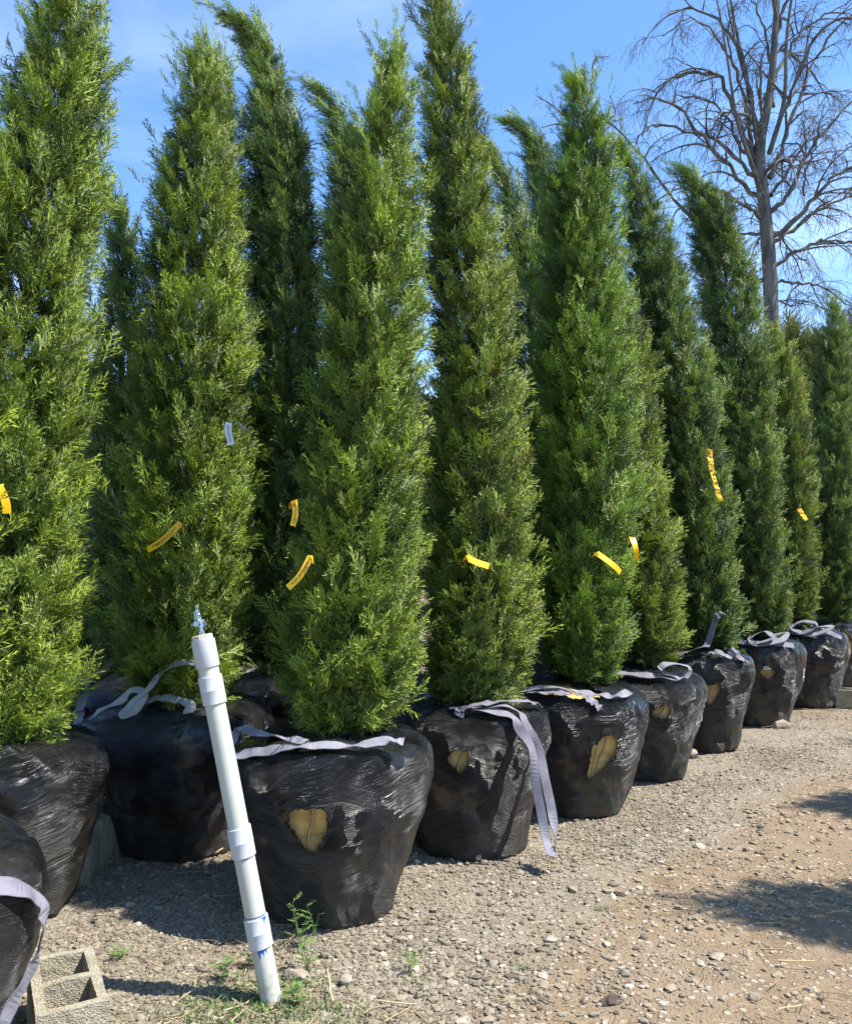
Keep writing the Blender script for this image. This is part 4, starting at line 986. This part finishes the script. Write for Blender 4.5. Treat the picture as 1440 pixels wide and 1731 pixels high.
def grass():
    q = np.random.default_rng(5); A = Acc(); T = []
    spots = [(470, 1715, .22, 900), (380, 1722, .18, 500), (560, 1722, .14, 260), (420, 1680, .12, 320), (330, 1715, .12, 180), (495, 1665, .10, 260), (690, 1612, .05, 50), (700, 1660, .05, 40), (1020, 1545, .06, 40), (1305, 1262 + 8, .03, 20), (880, 1640, .05, 26), (450, 1722, .4, 500)]
    for (px, py, sp, n) in spots:
        c_ = gp(px, py)
        for _ in range(int(n * .6)):
            x, y = c_[0] + q.normal(0, sp * .6), c_[1] + q.normal(0, sp * .35); z = ground_z(np.array(x), np.array(y)).item()
            a = q.uniform(0, 6.28); ln = q.uniform(.012, .05); le = q.uniform(.3, 1.4); d = np.array([math.cos(a) * math.cos(le), math.sin(a) * math.cos(le), math.sin(le)])
            s_ = norm(np.cross(d, q.normal(size=3))); p0 = np.array([x, y, z]); m_ = p0 + d * ln * .55; e_ = p0 + d * ln * .95 - [0, 0, ln * .15]; wd = q.uniform(.001, .0028)
            A.add([p0 - s_ * wd * .6, p0 + s_ * wd * .6, m_ + s_ * wd, e_, m_ - s_ * wd], [(0, 1, 2), (0, 2, 4), (4, 2, 3)]); T += [q.beta(2, 2) if q.random() > .12 else 1.] * 5
    o = A.build('grass', M['grass'], attrs={'tone': np.array(T)}); tag(o, 'short green grass and weeds round the pipe foot', None, None, 'stuff')
grass()

# ------------------------------------------------------------------ the bare tree
def bare_tree():
    q = np.random.default_rng(4); YB = 14.; base = at(1304, 940, YB); base[2] = 0
    root = thing('bare_tree', 'tall leafless dead tree with arching drooping branches at the right', 'tree', tuple(base))
    W = lambda px, py, dy=0.: at(px, py, YB + dy) - base
    tr = Acc(); br = Acc(); tw = Acc()
    def grow(P0, d, ln, r0, lvl, droop, acc):
        n = {1: 12, 2: 9, 3: 6, 4: 4}[lvl]; P = [np.array(P0, float)]; d = norm(np.array(d, float)); st = ln / n
        for i in range(n):
            d = norm(d + q.normal(0, .11 + .015 * lvl, 3) + np.array([0, 0, -droop * (i / n + .2)])); P.append(P[-1] + d * st)
        P = np.array(P); rad = np.linspace(r0, max(r0 * .25, .0028), n + 1); acc.add(*tube(P, rad, 6 if lvl < 3 else 3, False))
        kids(P, rad, ln, lvl, droop)
    def kids(P, rad, ln, lvl, droop, lo=.18):
        if lvl >= 4: return
        n = len(P) - 1; m_ = {1: int(4 + ln * 2.6), 2: int(3 + ln * 4.2), 3: int(3 + ln * 6)}[lvl]
        for _ in range(m_):
            t = q.uniform(lo, 1); i = min(int(t * n), n - 1); p = P[i] + (P[i + 1] - P[i]) * (t * n - i); dd = norm(P[i + 1] - P[i])
            s_ = norm(q.normal(size=3) * [1, 1, .5]); c_ = norm(dd * .75 + s_ * .8 + np.array([0, 0, .12 if lvl < 2 else -.10]))
            l2 = ln * q.uniform(.2, .5) * (1.15 - .6 * t) if lvl < 3 else q.uniform(.12, .4)
            grow(p, c_, max(l2, .15), min(rad[i] * .6, .03), lvl + 1, droop * (1.2 if lvl < 3 else 1.5), br if lvl + 1 < 3 else tw)
    trunk = catmull([W(1306, 950), W(1305, 700), W(1303, 520), W(1299, 430), W(1291, 340), W(1284, 250), W(1302, 150), W(1312, 20), W(1316, -120), W(1314, -260)], 60)
    tr.add(*tube(trunk, np.interp(np.linspace(0, 9, 60), [0, 2, 3, 4, 5, 6, 7, 8, 9], [.16, .12, .115, .10, .09, .065, .05, .04, .013]), 10))
    l2_ = catmull([W(1290, 320), W(1268, 230, .1), W(1262, 130, .2), W(1240, 30, .3), W(1222, -100, .4), W(1215, -200, .4)], 30)
    tr.add(*tube(l2_, np.linspace(.045, .010, 30), 8))
    l3_ = catmull([W(1300, 260), W(1325, 170, -.2), W(1330, 60, -.3), W(1345, -60, -.4), W(1350, -150, -.4)], 30)
    tr.add(*tube(l3_, np.linspace(.045, .010, 30), 8))
    l4_ = catmull([W(1288, 330), W(1268, 270, -.3), W(1245, 200, -.5), W(1228, 90, -.7), W(1205, -40, -.8)], 30)
    tr.add(*tube(l4_, np.linspace(.045, .010, 30), 8))
    tr.build('trunk', M['deadbark'], root, True)
    # the big arching limbs that can be told apart
    limbs = [
        ([(1296, 345), (1255, 310), (1195, 240), (1150, 185), (1105, 165), (1070, 175)], .05, -.4),
        ([(1290, 330), (1262, 290), (1205, 235), (1160, 222), (1110, 210), (1075, 240)], .05, .3),
        ([(1286, 370), (1268, 352), (1230, 330), (1180, 315), (1130, 325), (1075, 375)], .042, -.6),
        ([(1282, 300), (1250, 240), (1225, 195), (1180, 165), (1140, 160)], .04, .5),
        ([(1275, 270), (1245, 200), (1215, 130), (1150, 125), (1110, 160), (1085, 230)], .045, -.2),
        ([(1284, 250), (1260, 120), (1220, 40), (1170, 15), (1120, 30), (1085, 75)], .042, .4),
        ([(1268, 230), (1248, 130), (1220, 75), (1170, 30), (1120, 60)], .035, -.5),
        ([(1300, 470), (1262, 470), (1190, 390), (1130, 330), (1090, 270), (1030, 205), (1008, 170)], .055, 1.0),
        ([(1300, 400), (1260, 395), (1215, 410), (1165, 455), (1150, 470)], .035, .6),
        ([(1300, 360), (1330, 330), (1370, 250), (1400, 215), (1440, 170), (1490, 160)], .05, -.3),
        ([(1302, 400), (1340, 375), (1380, 330), (1410, 300), (1450, 275), (1500, 265)], .055, -.5),
        ([(1303, 410), (1345, 385), (1400, 345), (1450, 330), (1500, 350)], .045, .4),
        ([(1302, 455), (1345, 425), (1390, 408), (1440, 410), (1490, 430)], .045, -.2),
        ([(1304, 480), (1335, 478), (1380, 480), (1420, 505), (1450, 530)], .03, .2),
        ([(1304, 500), (1330, 515), (1365, 510)], .022, -.2),
        ([(1300, 300), (1325, 240), (1345, 180), (1385, 90), (1440, 25), (1500, 0)], .05, .5),
        ([(1305, 240), (1340, 150), (1380, 60), (1430, 30), (1480, 60)], .04, -.4),
        ([(1310, 130), (1335, 80), (1370, 40), (1420, 20), (1470, 40)], .035, .2),
        ([(1302, 330), (1340, 275), (1365, 225), (1378, 195)], .035, .3),
        ([(1360, 330), (1362, 290), (1380, 235), (1390, 195)], .028, -.4),
        ([(1308, 180), (1300, 90), (1280, 20), (1250, -40)], .035, .3),
        ([(1312, 60), (1330, 0), (1370, -60), (1420, -80)], .035, .3),
    ]
    for pts, r0, dy in limbs:
        n = 22; P = catmull([W(px, py, dy * min(i, 3) / 3) for i, (px, py) in enumerate(pts)], n); P[1:-1] += q.normal(0, .018, (n - 2, 3)); rad = np.linspace(r0 * .88, .009, n) * (1 + .12 * q.normal(size=n))
        br.add(*tube(P, rad, 7, False)); kids(P, rad, 2.6, 1, .16, .2)
    # branches going towards and away from the picture
    for i in range(13):
        t = q.uniform(.35, .97); k = int(t * 59); a = q.uniform(0, 6.28); d = np.array([math.cos(a) * .6, math.sin(a), .75])
        grow(trunk[k], d, q.uniform(1.2, 2.6) * (1.25 - .5 * t), .035, 1, .22, br)
    br.build('branches', M['deadbark'], root, True); tw.build('twigs', M['deadbark'], root, True)
    # distant second bare crown behind
    base2 = at(960, 600, 24); base2[2] = 0; root2 = thing('bare_tree', 'faint thin bare treetop far behind the junipers', 'tree', tuple(base2))
    br = Acc(); tw = Acc(); W2 = lambda px, py: at(px, py, 24) - base2
    T2 = catmull([W2(975, 950), W2(985, 500), W2(990, 300), W2(985, 150)], 30)
    tr2 = Acc(); tr2.add(*tube(T2, np.linspace(.13, .02, 30), 6)); tr2.build('trunk', M['deadbark'], root2, True)
    for pts in ([(990, 230), (960, 200), (930, 175), (905, 160)], [(990, 190), (1000, 140), (1005, 100), (1030, 95)], [(988, 240), (950, 210), (915, 215)], [(990, 250), (1020, 210), (1040, 190), (1030, 160)]):
        P = catmull([W2(*p_) for p_ in pts], 12); rad = np.linspace(.035, .012, 12); br.add(*tube(P, rad, 5, False)); kids(P, rad, 1.5, 2, -.05, .2)
    br.build('branches', M['deadbark'], root2, True); tw.build('twigs', M['deadbark'], root2, True)
bare_tree()

# ------------------------------------------------------------------ far background
def far_tree(px, Y, H, rad, seed, label, mat='far'):
    p = at(px, 950, Y); root = thing('broadleaf_tree', label, 'tree', (p[0], Y, 0), 'green trees far behind the rows')
    sp = [(0, 0, H * .12, rad * .6), (0, 0, H * .3, rad), (0, 0, H * .6, rad), (.1, 0, H * .85, rad * .7), (0, 0, H, rad * .15)]
    juniper_parts(root, sp, M[mat], seed, fr=.75, rich=False, dens=1.5, wind=0, base=(0, 0, 0), trunk_r=.2, skirt=0)
for a in [(1345, 26, 8.6, 2.6, 71, 'yellow green far tree peeking left of the last juniper'), (1470, 24, 8.4, 2.6, 72, 'green far tree behind the right frame edge'), (1215, 27, 7.6, 2.8, 73, 'green far tree hidden behind the hooked juniper'),
          (1090, 25, 6.8, 2.8, 74, 'green far tree behind the left bending juniper'), (950, 27, 7., 2.8, 75, 'green far tree behind the vivid green juniper'), (800, 27, 7., 3., 76, 'green far tree behind the strapped juniper'),
          (640, 26, 7, 3., 77, 'green far tree behind the bushiest juniper'), (470, 26, 7., 3., 78, 'green far tree behind the thin bending tip'), (300, 27, 7., 3., 79, 'green far tree behind the paper tagged juniper'), (130, 26, 7, 3., 80, 'green far tree behind the left junipers'), (-60, 26, 7, 3., 81, 'green far tree beyond the left frame edge')]: far_tree(*a)
def cable(pts, label):
    P = np.array([at(*p_) for p_ in pts]); c_ = P.mean(0); A = Acc(); A.add(*tube(catmull(P - c_, 60), .022, 5)); tag(A.build('power_line', M['cable'], None, True, loc=tuple(c_)), label, 'power line', 'overhead power lines')
cable([(1050, 352, 60), (1300, 312, 50), (1440, 270, 42), (1700, 170, 34)], 'upper thin power line crossing the sky behind the bare tree')
cable([(1050, 362, 60), (1300, 326, 50), (1440, 288, 42), (1700, 195, 34)], 'lower thin power line crossing the sky behind the bare tree')
